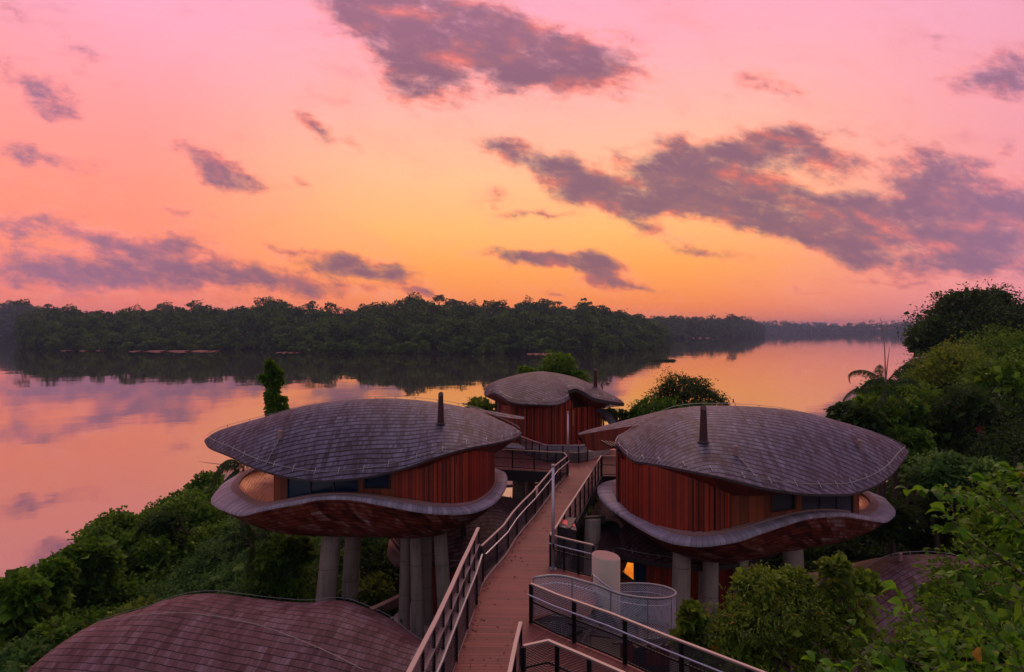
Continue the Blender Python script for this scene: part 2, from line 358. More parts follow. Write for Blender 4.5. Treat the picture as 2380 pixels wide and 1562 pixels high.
def meshpanel(name, col, sx, sy, cover, rough=.5, metal=.5, diamond=True):
    """expanded metal: holes are transparent"""
    m, t = newmat(name)
    s = t.n('ShaderNodeSeparateXYZ', i={0: t.n('ShaderNodeUVMap').outputs[0]}); U, V = s.outputs[0], s.outputs[1]
    if diamond:
        a = t.m('ADD', t.m('DIVIDE', U, sx), t.m('DIVIDE', V, sy)); b = t.m('SUBTRACT', t.m('DIVIDE', U, sx), t.m('DIVIDE', V, sy))
        la = t.m('LESS_THAN', t.m('FRACT', a), cover); lb = t.m('LESS_THAN', t.m('FRACT', b), cover)
        al = t.m('MAXIMUM', la, lb)
    else:
        al = t.m('LESS_THAN', t.m('FRACT', t.m('DIVIDE', t.m('ADD', V, t.m('MULTIPLY', U, .5)), sy)), cover)
    b = bsdf(t, col, rough, metal, out=False)
    tr = t.n('ShaderNodeBsdfTransparent')
    mx = t.n('ShaderNodeMixShader', i={0: al, 1: tr.outputs[0], 2: b.outputs[0]})
    t.n('ShaderNodeOutputMaterial', i={0: mx.outputs[0]}); return m
M['mesh_dark'] = meshpanel('dark_expanded_metal', (.06,.06,.075,1), .10, .07, .32)
M['mesh_grey'] = meshpanel('grey_expanded_metal', (.16,.13,.15,1), .05, .04, .55, diamond=False)
M['mesh_silver'] = meshpanel('silver_expanded_metal', (.62,.66,.80,1), .12, .08, .28, metal=.2)
M['net'] = meshpanel('fine_safety_net', (.22,.07,.04,1), .34, .26, .09)

def foliage(name, dark, mid, light, hue=None, trans=.38, spec=.18, rough=.55, ns=.35, rw=.65, nw=.9):
    m, t = newmat(name)
    geo = t.n('ShaderNodeNewGeometry')
    rnd = geo.outputs['Random Per Island']
    oc = t.n('ShaderNodeTexCoord').outputs['Object']
    nz = t.noise(oc, ns, 3, .6)
    k = t.m('ADD', t.m('MULTIPLY', rnd, rw), t.m('MULTIPLY', t.m('SUBTRACT', nz, .3), nw))
    stops = [(.1, dark), (.5, mid), (.85, light)]
    if hue: stops += [(.985, light), (.995, hue)]
    c = t.ramp(k if not hue else t.m('MAXIMUM', t.m('MULTIPLY', k, .95), t.m('MULTIPLY', t.m('GREATER_THAN', rnd, .995), 1.0)), stops)
    b = bsdf(t, c, rough, 0, spec, out=False)
    tl = t.n('ShaderNodeBsdfTranslucent', i={0: t.mix(.5, c, light)})
    mx = t.n('ShaderNodeMixShader', i={0: trans, 1: b.outputs[0], 2: tl.outputs[0]})
    t.n('ShaderNodeOutputMaterial', i={0: mx.outputs[0]}); return m
M['leaf'] = foliage('green_leaves', (.012,.036,.002,1), (.046,.135,.008,1), (.16,.29,.02,1))
M['leaf_fern'] = foliage('fern_green_leaves', (.014,.046,.007,1), (.052,.15,.026,1), (.17,.31,.07,1))
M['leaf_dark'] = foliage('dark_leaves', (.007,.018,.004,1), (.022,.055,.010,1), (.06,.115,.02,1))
M['leaf_yel'] = foliage('yellow_green_leaves', (.018,.036,.003,1), (.070,.135,.009,1), (.24,.34,.03,1), hue=(.6,.16,.01,1))
M['leaf_near'] = foliage('glossy_lime_leaves', (.012,.050,.002,1), (.055,.20,.006,1), (.21,.42,.02,1), hue=(.6,.30,.05,1), trans=.5, rough=.42, spec=.2)
M['leaf_red'] = foliage('crimson_bracts', (.10,.012,.014,1), (.25,.03,.035,1), (.45,.08,.08,1))
M['forest'] = foliage('forest_canopy', (.006,.020,.004,1), (.030,.078,.014,1), (.11,.18,.028,1), trans=.1, spec=.1, ns=.07, rw=.28, nw=2.3)
M['litter'] = foliage('dry_leaves', (.06,.02,.012,1), (.16,.06,.03,1), (.35,.17,.08,1), trans=.1)
M['bark'] = simple('bark', (.09,.06,.05), .9, 0, .4, 3, .5)
M['soil'] = simple('dark_leaf_litter', (.030,.018,.010), .95, 0, .5, .6, .5, .1)
M['bank'] = simple('red_earth_bank', (.20,.075,.045), .9, 0, .3, .05, .3)
M['hill'] = simple('forest_floor', (.015,.02,.01), 1, 0, .4, .01, .3, .1)

# water
m, t = newmat('lake_water')
oc = t.n('ShaderNodeTexCoord').outputs['Object']
st1 = t.vm('MULTIPLY', oc, (.9, 1.0, 1)); 
r1 = t.noise(st1, .55, 4, .55); r2 = t.noise(st1, .06, 3, .5); r3 = t.noise(t.vm('MULTIPLY', oc, (.25, 1, 1)), .012, 3, .6)
calm = t.sstep(r3, .35, .7)
h = t.m('ADD', t.m('MULTIPLY', t.m('MULTIPLY', r1, calm), .5), t.m('MULTIPLY', r2, 2.0))
bp = t.n('ShaderNodeBump', i={'Strength': .10, 'Distance': .25, 'Height': h}).outputs[0]
fr = t.n('ShaderNodeFresnel', i={'IOR': 2.1, 'Normal': bp}).outputs[0]
gl = t.n('ShaderNodeBsdfGlossy', i={0: (.95,.93,.94,1), 'Roughness': .02, 'Normal': bp})
df = t.n('ShaderNodeBsdfDiffuse', i={0: (.045,.030,.028,1)})
mx = t.n('ShaderNodeMixShader', i={0: t.m('POWER', fr, .50), 1: df.outputs[0], 2: gl.outputs[0]})
t.n('ShaderNodeOutputMaterial', i={0: mx.outputs[0]}); M['water'] = m
# ------------------------------------------------------------------ lake and land
def smooth01(a, b, x):
    t = np.clip((x-a)/(b-a), 0, 1); return t*t*(3-2*t)
wv = np.array([(-9000,-300,0),(9000,-300,0),(9000,9000,0),(-9000,9000,0)], float)
tag(mesh_obj('lake', wv, np.array([(0,1,2,3)]), M['water']), None, kind='structure')
rng = np.random.default_rng(11)
def vnoise(x, y, s, seed=0):
    """cheap smooth noise made of sines"""
    r = np.random.default_rng(seed); o = 0
    for k in range(6):
        a = r.uniform(0, 2*PI); f = s*r.uniform(.6, 1.9); o = o+np.sin((x*math.cos(a)+y*math.sin(a))*f+r.uniform(0, 6.28))
    return o/6
def ground_z(x, y):
    x = np.asarray(x, float); y = np.asarray(y, float)
    shl = -27.5+1.2*vnoise(x, y, .15, 3)                      # western shore
    shn = np.where(x < 18, 58+0*x, 58+np.maximum(x-34, 0)*1.45)             # northern shore, running away to the east
    d = np.minimum(x-shl, (shn-y)*.9)
    z = -3+4.3*smooth01(-4, 3, d)+2.6*smooth01(12, 60, x)*smooth01(0, 20, d)+.35*vnoise(x, y, .35, 5)
    z = np.where(y > 140, np.minimum(z, -3+5*smooth01(175, 150, y)), z)
    return z
gx = np.concatenate([np.linspace(-60, 60, 121), np.linspace(64, 190, 30)]); gy = np.linspace(-30, 185, 150)
GX, GY = np.meshgrid(gx, gy); nx, ny = len(gx), len(gy)
gv = np.stack([GX.ravel(), GY.ravel(), ground_z(GX, GY).ravel()], 1)
ii = np.arange(ny-1)[:, None]*nx+np.arange(nx-1)[None, :]; ii = ii.ravel()
tag(mesh_obj('ground', gv, np.stack([ii, ii+1, ii+nx+1, ii+nx], 1), M['soil'], smooth=True), None, kind='structure')

# far hills: (near-shore line in plan), depth and height profile
def headland(pts, depth, sky, seed, over):
    """pts: shoreline (x, y) left to right; sky: (column, row) of the crest as surveyed from the deck; over: crown height above ground"""
    P = spline([(a, b, 0) for a, b in pts], 90)[:, :2]
    dirx = P[:, 0]/np.hypot(P[:, 0], P[:, 1]); diry = P[:, 1]/np.hypot(P[:, 0], P[:, 1])
    colm = CX+F*P[:, 0]/P[:, 1]; row = np.interp(colm, [q[0] for q in sky], [q[1] for q in sky])
    Yr = P[:, 1]+diry*depth*.9; T = np.maximum(EYE+(Y0-row)/F*Yr-over, 1)
    js = np.linspace(0, 1, 22); vs = []
    for j in js:
        x = P[:, 0]+dirx*depth*j; y = P[:, 1]+diry*depth*j
        z = -2+(T+2)*np.sin(np.clip(j*1.12, 0, 1)*PI/2)**.95*(1-.25*max(0, j-.9)/.1)
        z = z+(2.0*vnoise(x, y, .02, seed)+.8*vnoise(x, y, .06, seed+1))*min(1, j*5)*min(1, 1.0)
        vs.append(np.stack([x, y, np.where(j == 0, -2, z)], 1))
    return np.array(vs)           # (22, 90, 3)
def grid_faces(a, b):
    i = (np.arange(a-1)[:, None]*b+np.arange(b-1)[None, :]).ravel()
    return np.stack([i, i+1, i+b+1, i+b], 1)

LEAFQ = np.array([(0, 0, 0), (.5, .5, 0), (1, 0, 0), (.5, -.5, 0)])
def leaf_quads(P, dirs, L, asp, g, droop=.25):
    """rhombic leaves: base P, direction dirs, length L, width L*asp"""
    n = len(P)
    side = np.cross(dirs, g.normal(size=(n, 3))+np.array([0, 0, 1.2])); side /= np.linalg.norm(side, axis=1, keepdims=True)+1e-9
    L = np.broadcast_to(L, (n,))[:, None]
    tip = P+dirs*L; tip[:, 2] -= droop*L[:, 0]
    mid = P+dirs*L*.5
    V = np.stack([P, mid+side*L*asp*.5, tip, mid-side*L*asp*.5], 1)
    return V.reshape(-1, 3), np.arange(n*4).reshape(n, 4)
def blob_leaves(g, C, RX, RZ, ncl, nlf, L, asp=.5, lump=.35, low=-.35, spread=.16, up=.5, droop=.25, out=.035):
    """crowns: C centres (N,3), RX, RZ radii (N,); ncl leaf clusters on each lumpy crown, nlf leaves in each cluster"""
    N = len(C); d = g.normal(size=(N, ncl, 3)); d[..., 2] = np.abs(d[..., 2])*(1)-np.abs(low)*g.random((N, ncl))*1.2
    d /= np.linalg.norm(d, axis=2, keepdims=True)
    lob = g.normal(size=(N, 7, 3)); lob[..., 2] = np.abs(lob[..., 2]); lob /= np.linalg.norm(lob, axis=2, keepdims=True)
    dot = np.clip(np.einsum('nci,nli->ncl', d, lob), 0, 1)**5
    rad = (1-lump)+lump*1.25*dot.max(2)
    rad *= np.where(g.random((N, ncl)) < .25, g.uniform(.55, .9, (N, ncl)), g.uniform(.88, 1.06, (N, ncl)))
    rad = np.where(g.random((N, ncl)) < out, rad*g.uniform(1.1, 1.38, (N, ncl)), rad)
    sc3 = np.stack([RX, RX, RZ], 1)[:, None, :]
    cc = C[:, None, :]+d*rad[..., None]*sc3
    rr = spread*RX[:, None, None, None]
    off = g.normal(size=(N, ncl, nlf, 3))*rr*np.array([1, 1, .55])
    P = (cc[:, :, None, :]+off).reshape(-1, 3)
    nd = np.repeat(d.reshape(-1, 3), nlf, 0)+g.normal(size=(len(P), 3))*.75+np.array([0, 0, up*.5])
    nd /= np.linalg.norm(nd, axis=1, keepdims=True)
    return leaf_quads(P, nd, L*g.uniform(.65, 1.25, len(P)), asp, g, droop)
def trunk_mb(mb, base, top, r0, r1, bend=.3, g=None, limbs=0, lr=2.0):
    g = g or np.random.default_rng(1)
    base, top = Vector(base), Vector(top); pts = []; rr = []
    bx, by = g.uniform(-bend, bend, 2)
    for k in range(7):
        t = k/6; p = base.lerp(top, t)+Vector((bx, by, 0))*math.sin(t*PI); pts.append(p); rr.append(r0*(1-t)+r1*t)
    rr[0] *= 1.35
    mb.tube(pts, rr, 8)
    for k in range(limbs):
        t = g.uniform(.45, .95); a = g.uniform(0, 2*PI); s = base.lerp(top, t)+Vector((bx, by, 0))*math.sin(t*PI)
        e = s+Vector((math.cos(a)*lr, math.sin(a)*lr, lr*g.uniform(.3, .9)))
        mid = s.lerp(e, .5)+Vector((0, 0, -.12*lr)); mb.tube([s, mid, e], [r1*.9, r1*.6, r1*.2], 6)

FMAX = 1455.
def build_headland(name, pts, depth, tops, seed, n, cr, hcol, quad):
    G = headland(pts, depth, tops, seed, cr*(2.7 if name == 'near_headland' else 1.6))
    tag(mesh_obj(name+'_hill', G.reshape(-1, 3), grid_faces(22, 90), M['hill'], smooth=True), None, kind='structure')
    g = np.random.default_rng(seed)
    j = (g.random(n)**1.35)*20.9; i = g.random(n)*88.9
    j0 = j.astype(int); i0 = i.astype(int); fj = (j-j0)[:, None]; fi = (i-i0)[:, None]
    p = (G[j0, i0]*(1-fj)*(1-fi)+G[j0+1, i0]*fj*(1-fi)+G[j0, i0+1]*(1-fj)*fi+G[j0+1, i0+1]*fj*fi)
    rad = cr*(.45+.75*g.random(n)**1.3)*np.clip(.45+j/6, .45, 1)
    c = p.copy(); c[:, 2] = np.maximum(p[:, 2], -.5)+rad*g.uniform(.3, 1.8, n)+np.where(g.random(n) < .14, cr*g.uniform(.4, 1.4, n), 0)*np.clip(j/4, 0, 1)
    V, Fc = blob_leaves(g, c, rad, rad*.85, quad, 2, cr*.26, .9, .35, -.5, .05, 1.2, .1, out=0)
    tag(mesh_obj(name+'_forest', V, Fc, M['forest']), hcol, 'forest', kind='stuff')
    return G
def sh(x, y): p = Dz(x, y, 0); return (p.x, p.y)
G1 = build_headland('near_headland', [sh(52,805), sh(80,811), sh(140,815), sh(300,816), sh(460,816), sh(600,812), sh(660,819), sh(760,821), sh(900,822), sh(1050,823), sh(1200,823), sh(1330,822), sh(1430,818), sh(1500,812), sh(1545,804)],
    520, [(20,775),(38,755),(60,735),(100,724),(160,723),(250,728),(320,728),(380,719),(450,713),(520,718),(600,708),(650,708),(700,722),(760,718),(800,730),(860,718),(900,708),(960,700),(1010,706),(1060,702),(1100,708),(1160,712),(1230,700),(1270,708),(1310,718),(1360,712),(1400,722),(1440,733),(1490,744),(1520,757),(1545,775)], 21, 6200, 7.5, 'dense dark forest covering the broad hill straight across the lake', 120)
G0 = build_headland('western_shore', [sh(-500,784), sh(-200,785), sh(0,786), sh(60,787), sh(160,788)], 400, [(-500,690),(-100,700),(0,706),(60,711),(110,720),(160,726)], 31, 1100, 7.5, 'misty forest on the hill beyond the left end of the lake', 90)
G2 = build_headland('second_headland', [sh(1440,793), sh(1540,789), sh(1620,786), sh(1700,783), sh(1775,778.5)], 500, [(1440,738),(1500,741),(1560,741),(1620,745),(1680,743),(1720,742),(1750,752),(1775,763)], 41, 1500, 8.5, 'hazy blue green forest on the headland behind the nearer hill', 80)
G3 = build_headland('far_shore', [sh(1700,774.6), sh(1800,774.6), sh(1950,775), sh(2060,775.5), sh(2200,776), sh(2500,776)], 600, [(1700,755),(1800,752),(1900,757),(2000,757),(2100,752),(2200,752),(2500,750)], 51, 1300, 15, 'low misty tree line along the far shore of the lake', 50)

# bare earth strips at the foot of the hills
def bank(x0, x1, y, hh):
    pts = [Dz(x0+(x1-x0)*k/14, y+.9*math.sin(k*1.7), 0) for k in range(15)]
    mb = MB()
    for k in range(14):
        a, b = pts[k], pts[k+1]; e = .55*hh*(.4+.6*math.sin(PI*(k+.5)/14))
        mb.add([a+Vector((0,-2,-.3)), b+Vector((0,-2,-.3)), b+Vector((0,1,e)), a+Vector((0,1,e)), b+Vector((0,12,e+.3)), a+Vector((0,12,e+.3))], [(0,1,2,3),(3,2,4,5)])
    return mb.build('shore_bank', M['bank'])
for a in ((140,300,815.5,1.0),(300,500,817.5,1.2),(1225,1290,824,1.0),(1590,1650,786.5,1.6),(640,700,820.5,.7)):
    tag(bank(*a), None, kind='structure')

# skyline trees that stand clear of the canopy
def sky_tree(name, label, cat, h, rx, rz, seed, ncl=150, layers=1, group=None):
    t = thing(name, label, cat, group); g = np.random.default_rng(seed)
    mb = MB(); trunk_mb(mb, (0, 0, 0), (0, 0, h*.9), h*.022, h*.010, h*.03, g, 5, rx*.7)
    mb.build('trunk', M['bark'], t, True)
    C = [(0, 0, h-rz*.6)]; RX = [rx]; RZ = [rz]
    if layers > 1:
        C = []; RX = []; RZ = []
        for k in range(layers):
            a = g.uniform(0, 2*PI); rr = rx*g.uniform(.2, .8); C.append((math.cos(a)*rr, math.sin(a)*rr, h-rz*k*1.1)); RX.append(rx*g.uniform(.35, .6)); RZ.append(rz*.45)
    V, Fc = blob_leaves(g, np.array(C, float), np.array(RX, float), np.array(RZ, float), ncl, 2, rx*.2, .9, .4, -.5, .07, 1, .1)
    mesh_obj('crown', V, Fc, M['forest'], t); return t
def copy_tree(o, parent=None):
    c = o.copy(); COL.objects.link(c); c.parent = parent
    for ch in [x for x in bpy.data.objects if x.parent == o]: copy_tree(ch, c)
    return c
protos = [sky_tree('rainforest_tree', None, None, 24, 7.5, 5.5, 61), sky_tree('rainforest_tree', None, None, 30, 7, 4.0, 62, 70, 5), sky_tree('rainforest_tree', None, None, 27, 5.0, 8, 63)]
used = [False]*3
def put_sky(k, x, y, Y, label, s=1, rz=0, group=None):
    """crown top seen in direction (x, y) at distance Y"""
    o = protos[k] if not used[k] else copy_tree(protos[k]); used[k] = True
    p = D(x, y-4, Y); hgt = (24, 30, 27)[k]*s
    o.location = (p.x, p.y, p.z-hgt-(1.5*s if k != 1 else 1)); o.scale = (s, s, s); o.rotation_euler = (0, 0, rz); tag(o, label, 'tree', group)
GS = 'rainforest trees standing clear of the skyline'
S_ = [(1,1366,700,940,'tall tree with flat tiered crown, the highest silhouette right of the central hill'),
 (1,1305,709,940,'thin double crowned tree with gaps between its tiers, just left of the tall tiered tree'),
 (2,1228,694,940,'narrow pointed tree rising highest above the middle of the hill'),
 (0,1270,700,940,'round crowned tree leaning right of the pointed skyline tree'),
 (0,1021,692,960,'broad flat topped tree on the crest above the left pod chimney'),
 (0,970,695,960,'dense rounded tree on the first summit of the central hill'),
 (0,868,708,940,'dark round tree at the left foot of the central hill crest'),
 (1,722,707,960,'open umbrella shaped tree alone in the dip of the ridge'),
 (0,607,698,1000,'wide crowned tree at the top of the left hill'),
 (0,652,702,1000,'broad dark tree just right of the top of the left hill'),
 (2,318,713,960,'small dark tree poking up midway along the left ridge'),
 (0,52,701,900,'large dome shaped tree on the far left ridge'),
 (1,108,714,920,'flat topped tree right of the dome on the far left ridge'),
 (0,1050,700,960,'bushy tree right of the flat topped crest tree'),
 (2,1100,702,960,'slim tree in the middle of the central ridge'),
 (0,1165,703,950,'full round tree left of the pointed skyline tree'),
 (0,1440,726,920,'rounded tree where the central hill starts to fall'),
 (0,1400,716,940,'small round tree right of the tiered silhouette tree'),
 (0,1702,735,1500,'large round tree near the tip of the hazy second headland'),
 (0,1608,1000,1500,'round tree on the middle of the hazy second headland'),
 (0,385,708,980,'low rounded tree left of the left hill top'),
 (0,450,704,1000,'rounded tree on the left shoulder of the left hill'),
 (2,795,722,960,'thin tree right of the umbrella tree in the dip')]
for q, (k, x, y, Y, lb) in enumerate(S_): put_sky(k, x, y, Y, lb, s=(1.45 if Y < 1000 else 1.9)*random.uniform(.85, 1.05), rz=q*1.3, group=GS)

# apartment blocks on the horizon
for q, (x, y, wpx) in enumerate([(1845,752,26),(1872,751,18),(1906,750,30),(1938,752,16)]):
    Y = 5200; p = D(x, y, Y); wd = wpx/F*Y; mb = MB()
    mb.box((0, 0, p.z/2), (wd, 30, p.z))
    for k in range(3): mb.box((-wd/3+k*wd/3, 0, p.z+2), (wd*.16, 16, 4.5))
    for k in range(4): mb.box((0, -15.4, p.z*.3+k*p.z*.18), (wd*.97, 1.0, 1.6))
    o = mb.build('apartment_block', M['white']); o.location = (p.x, p.y, 0)
    tag(o, ['widest left hand pale apartment block on the horizon', 'short pale apartment block second along the horizon', 'broadest pale apartment block on the horizon', 'narrow pale apartment block at the right end of the horizon row'][q], 'building', 'pale apartment blocks far across the lake')
# weedy islet in the lake
p = Dz(1540, 839, 0); mb = MB(); g = np.random.default_rng(3)
ring = [(math.cos(a)*9*(1+.2*math.sin(3*a)), math.sin(a)*3.5*(1+.3*math.sin(2*a+1)), 0) for a in np.linspace(0, 2*PI, 28, endpoint=False)]
mb.add([(x, y, -.3) for x, y, _ in ring]+[(x*.8, y*.8, .35) for x, y, _ in ring]+[(0, 0, .6)], [(i, (i+1) % 28, 28+(i+1) % 28, 28+i) for i in range(28)]+[(28+i, 28+(i+1) % 28, 56) for i in range(28)])
o = mb.build('islet', M['hill'], smooth=True); o.location = p; tag(o, None, kind='structure')
n = 700; P_ = np.stack([g.uniform(-7, 7, n), g.uniform(-2.4, 2.4, n), g.uniform(.1, .6, n)], 1); dd = g.normal(size=(n, 3)); dd[:, 2] = abs(dd[:, 2])+.8; dd /= np.linalg.norm(dd, axis=1, keepdims=True)
V, Fc = leaf_quads(P_, dd, .9, .4, g); V += np.array(p)
tag(mesh_obj('islet_weeds', V, Fc, M['leaf_dark']), 'low dark weeds growing on the small islet in the lake', 'weeds', kind='stuff')
# ------------------------------------------------------------------ seed-pod houses
def phi_interp(curve, X0, X1, ph):
    """curve: list of world points monotone in x; value at angle ph (0..pi) along the pod's length"""
    xs = np.array([p[0] for p in curve]); xn = np.clip((xs-X0)/(X1-X0), 0, 1); a = np.arccos(1-2*xn)
    o = np.argsort(a); a = a[o]; P = np.array([list(p) for p in curve])[o]
    # cubic hermite with finite-difference slopes
    m = np.gradient(P, a, axis=0) if len(a) > 2 else np.repeat((P[1:]-P[:1])/(a[1]-a[0]), 2, 0)
    i = np.clip(np.searchsorted(a, ph)-1, 0, len(a)-2); h = (a[i+1]-a[i])[:, None]; t = np.clip(((ph-a[i])[:, None])/h, 0, 1)
    return ((2*t**3-3*t**2+1)*P[i]+(t**3-2*t**2+t)*h*m[i]+(-2*t**3+3*t**2)*P[i+1]+(t**3-t**2)*h*m[i+1])
class Roof:
    def __init__(s, front, ridge, back, nS=120, nT=26, steep=1.5, flat=1.0):
        X0 = min(p[0] for p in front+ridge); X1 = max(p[0] for p in front+ridge)
        ph = np.linspace(0, PI, nS)
        Fp, Rp, Bp = [phi_interp(c, X0, X1, ph) for c in (front, ridge, back)]
        for A in (Rp, Bp):                       # close the tips
            A[0] = Fp[0]; A[-1] = Fp[-1]
        L = np.maximum(Rp[:, 1]-Fp[:, 1], .02); sl = -(EYE-Rp[:, 2])/Rp[:, 1]
        TR = np.stack([0*L, L, L*sl], 1)*flat
        TF = steep*(Rp-Fp)-(steep-1)*TR
        L2 = np.maximum(Bp[:, 1]-Rp[:, 1], .02); TR2 = np.stack([0*L2, L2, L2*sl], 1)*flat
        TB = 2*(Bp-Rp)-TR2
        def herm(A, TA, B, TB_, t): return (2*t**3-3*t**2+1)*A+(t**3-2*t**2+t)*TA+(-2*t**3+3*t**2)*B+(t**3-t**2)*TB_
        rows = [herm(Fp, TF, Rp, TR, t) for t in np.linspace(0, 1, nT)]+[herm(Rp, TR2, Bp, TB, t) for t in np.linspace(0, 1, nT)[1:]]
        s.G = np.array(rows); s.nT = nT; s.nS = nS      # (2nT-1, nS, 3)
        s.V = s.G.reshape(-1, 3); s.Fc = grid_faces(2*nT-1, nS)
        v = np.concatenate([np.zeros((1, nS)), np.cumsum(np.linalg.norm(np.diff(s.G, axis=0), axis=2), 0)]); v = v-v[nT-1]
        mid = s.G[nT-1]; uu = np.r_[0, np.cumsum(np.linalg.norm(np.diff(mid, axis=0), axis=1))]
        s.UV = np.stack([np.repeat(uu[None], 2*nT-1, 0).ravel(), v.ravel()+30], 1)
        s.bvh = BVHTree.FromPolygons([Vector(p) for p in s.V], [tuple(f) for f in s.Fc])
        s.edge = np.concatenate([Fp, Bp[-2:0:-1]])
        s.c = s.edge.mean(0)
    def z(s, x, y):
        h = s.bvh.ray_cast(Vector((x, y, 60)), Vector((0, 0, -1))); return h[0].z if h[0] else None
    def pix(s, x, y):
        d = D(x, y, 1)-Vector((0, 0, EYE)); h = s.bvh.ray_cast(Vector((0, 0, EYE)), d.normalized()); return h[0], h[1]
    def uvproj(s, dirv, skew=0):
        """lay the courses along a plan direction instead of along the ridge"""
        d = np.array(dirv, float); d /= np.linalg.norm(d); q = np.array([-d[1], d[0]])
        X = s.G[..., :2]; a = X@d; b = X@q
        s.UV = np.stack([a.ravel()+50, (b+ s.G[..., 2]*.55).ravel()+50], 1)
    def build(s, parent, mat, soff=None, zs=None, inset=1.3, thick=.09):
        o = mesh_obj('roof', s.V, s.Fc, mat, parent, True, uvv=s.UV)
        E = s.edge; n = len(E); c = s.c
        # eave edge board and sloping soffit
        dirs = c[None, :2]-E[:, :2]; ln = np.linalg.norm(dirs, axis=1, keepdims=True); dirs /= np.maximum(ln, .01)
        ins = np.minimum(inset, ln*.6)
        E1 = E-np.array([0, 0, thick]); E2 = E1.copy(); E2[:, :2] += dirs*.05
        E3 = E1.copy(); E3[:, :2] += dirs*ins
        zt = np.full(n, zs if zs is not None else E[:, 2].min()-.1)
        E3[:, 2] = np.minimum(np.maximum(zt, E1[:, 2]-.9), E1[:, 2]+.25)
        V = np.concatenate([E, E1, E3]); i = np.arange(n); j = (i+1) % n
        Fs = np.concatenate([np.stack([i, j, n+j, n+i], 1), np.stack([n+i, n+j, 2*n+j, 2*n+i], 1)])
        u = np.r_[0, np.cumsum(np.linalg.norm(np.diff(E, axis=0), axis=1))]
        uvv = np.concatenate([np.stack([u, 0*u], 1), np.stack([u, 0*u+.16], 1), np.stack([u, 0*u+1.5], 1)])
        V0 = np.concatenate([E+np.array([0,0,.01]), E1]); mesh_obj('eave_edge', V0, np.stack([i, j, n+j, n+i], 1), M['beam'], parent, False, uvv=uvv[:2*n])
        V = np.concatenate([E1, E3]); Fs = np.stack([i, j, n+j, n+i], 1); uvv = uvv[n:]
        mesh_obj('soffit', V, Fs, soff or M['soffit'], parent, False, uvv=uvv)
        return o
def cable(roof_obj_parent, roof, inset=.45, span=None, up=.07, clips=True, back=True):
    """lightning conductor running along the eave on little stand-offs"""
    G = roof.G; nT = roof.nT; pts = []; nrm = []
    vals = roof.UV[:, 1].reshape(G.shape[:2])
    def at(col, dist, frm):
        c = G[:, col]; d = np.r_[0, np.cumsum(np.linalg.norm(np.diff(c, axis=0), axis=1))]
        q = dist if frm == 0 else d[-1]-dist
        q = min(max(q, 0), d[-1])
        return np.array([np.interp(q, d, c[:, k]) for k in range(3)])
    cols = range(3, roof.nS-3)
    pts = [at(c, inset, 0) for c in cols]
    mb = MB(); mb.tube([Vector(p)+Vector((0, 0, up)) for p in pts], .014, 4)
    if back:
        r = G[nT+3, 3:-3]; mb.tube([Vector(p)+Vector((0, 0, up+.10)) for p in r], .012, 4)
        d = 0
        for k in range(1, len(r)):
            d += np.linalg.norm(r[k]-r[k-1])
            if d > 1.1: d = 0; mb.tube([Vector(r[k]), Vector(r[k])+Vector((0, 0, up+.12))], .02, 4)
    d = 0
    for k in range(1, len(pts)):
        d += np.linalg.norm(pts[k]-pts[k-1])
        if d > 1.15 and clips:
            d = 0; p = Vector(pts[k]); c = list(cols)[k]; q = Vector(at(c, inset+.22, 0)); q2 = Vector(at(c, max(inset-.16, .05), 0))
            mb.path([q2+Vector((0, 0, .045)), q+Vector((0, 0, .05))], .03, .015)
    return mb.build('lightning_cable', M['wire'], roof_obj_parent)
def finial(parent, roof, x, y, hdisp=16, drop=None):
    """little vent post on the shingles with its earthing wire"""
    p, nrm = roof.pix(x, y)
    if p is None: return
    mb = MB(); mb.tube([p-Vector((0, 0, .1)), p+Vector((0, 0, .36))], [.11, .09], 8); mb.tube([p+Vector((0,0,.36)), p+Vector((0,0,.40))], [.12, .04], 8)
    o = mb.build('vent_cap', M['curb'], parent)
    if drop:
        q = roof.pix(*drop)[0]
        if q is not None:
            pts = []
            for k in range(9):
                a = p.lerp(q, k/8); zz = roof.z(a.x, a.y); pts.append(Vector((a.x, a.y, (zz or a.z)+.05)))
            mb = MB(); mb.tube([p+Vector((0, 0, .42))]+pts, .013, 4)
            for k in (2, 5, 7): mb.path([pts[k]+Vector((-.10, -.03, .01)), pts[k]+Vector((.10, .03, .01))], .03, .02)
            mb.build('earthing_wire', M['wire'], parent)
def chimney(parent, roof, x, y, hd, rb, rt, mat='bronze', base=None):
    p = base or roof.pix(x, y)[0]
    if p is None: return
    h = hd/F*p.y; mb = MB(); n = 16; vs = []
    for (z, r, cut) in ((-.4, rb*1.05, 0), (0, rb, 0), (h*.5, (rb+rt)/2*.97, 0), (h*.82, rt, 0), (h, rt, 1)):
        for k in range(n):
            a = 2*PI*k/n; vs.append((math.cos(a)*r, math.sin(a)*r, z+(math.sin(a)*r*.8 if cut else 0)))
    fs = [(i*n+k, i*n+(k+1) % n, (i+1)*n+(k+1) % n, (i+1)*n+k) for i in range(4) for k in range(n)]
    mb.add([Vector(q)+p for q in vs], fs)
    o = mb.build('chimney', M[mat], parent, True)
    mb = MB(); mb.add([Vector(q)+p+Vector((0, 0, -.01)) for q in vs[-n:]], [tuple(range(n))]); mb.build('chimney_cap', M['bronze'], o)
    mb = MB(); mb.tube([p+Vector((0, 0, .0)), p+Vector((0, 0, .05))], [rb*1.35, rb*1.15], 16); mb.build('flashing', M['beam'], o)
    return o

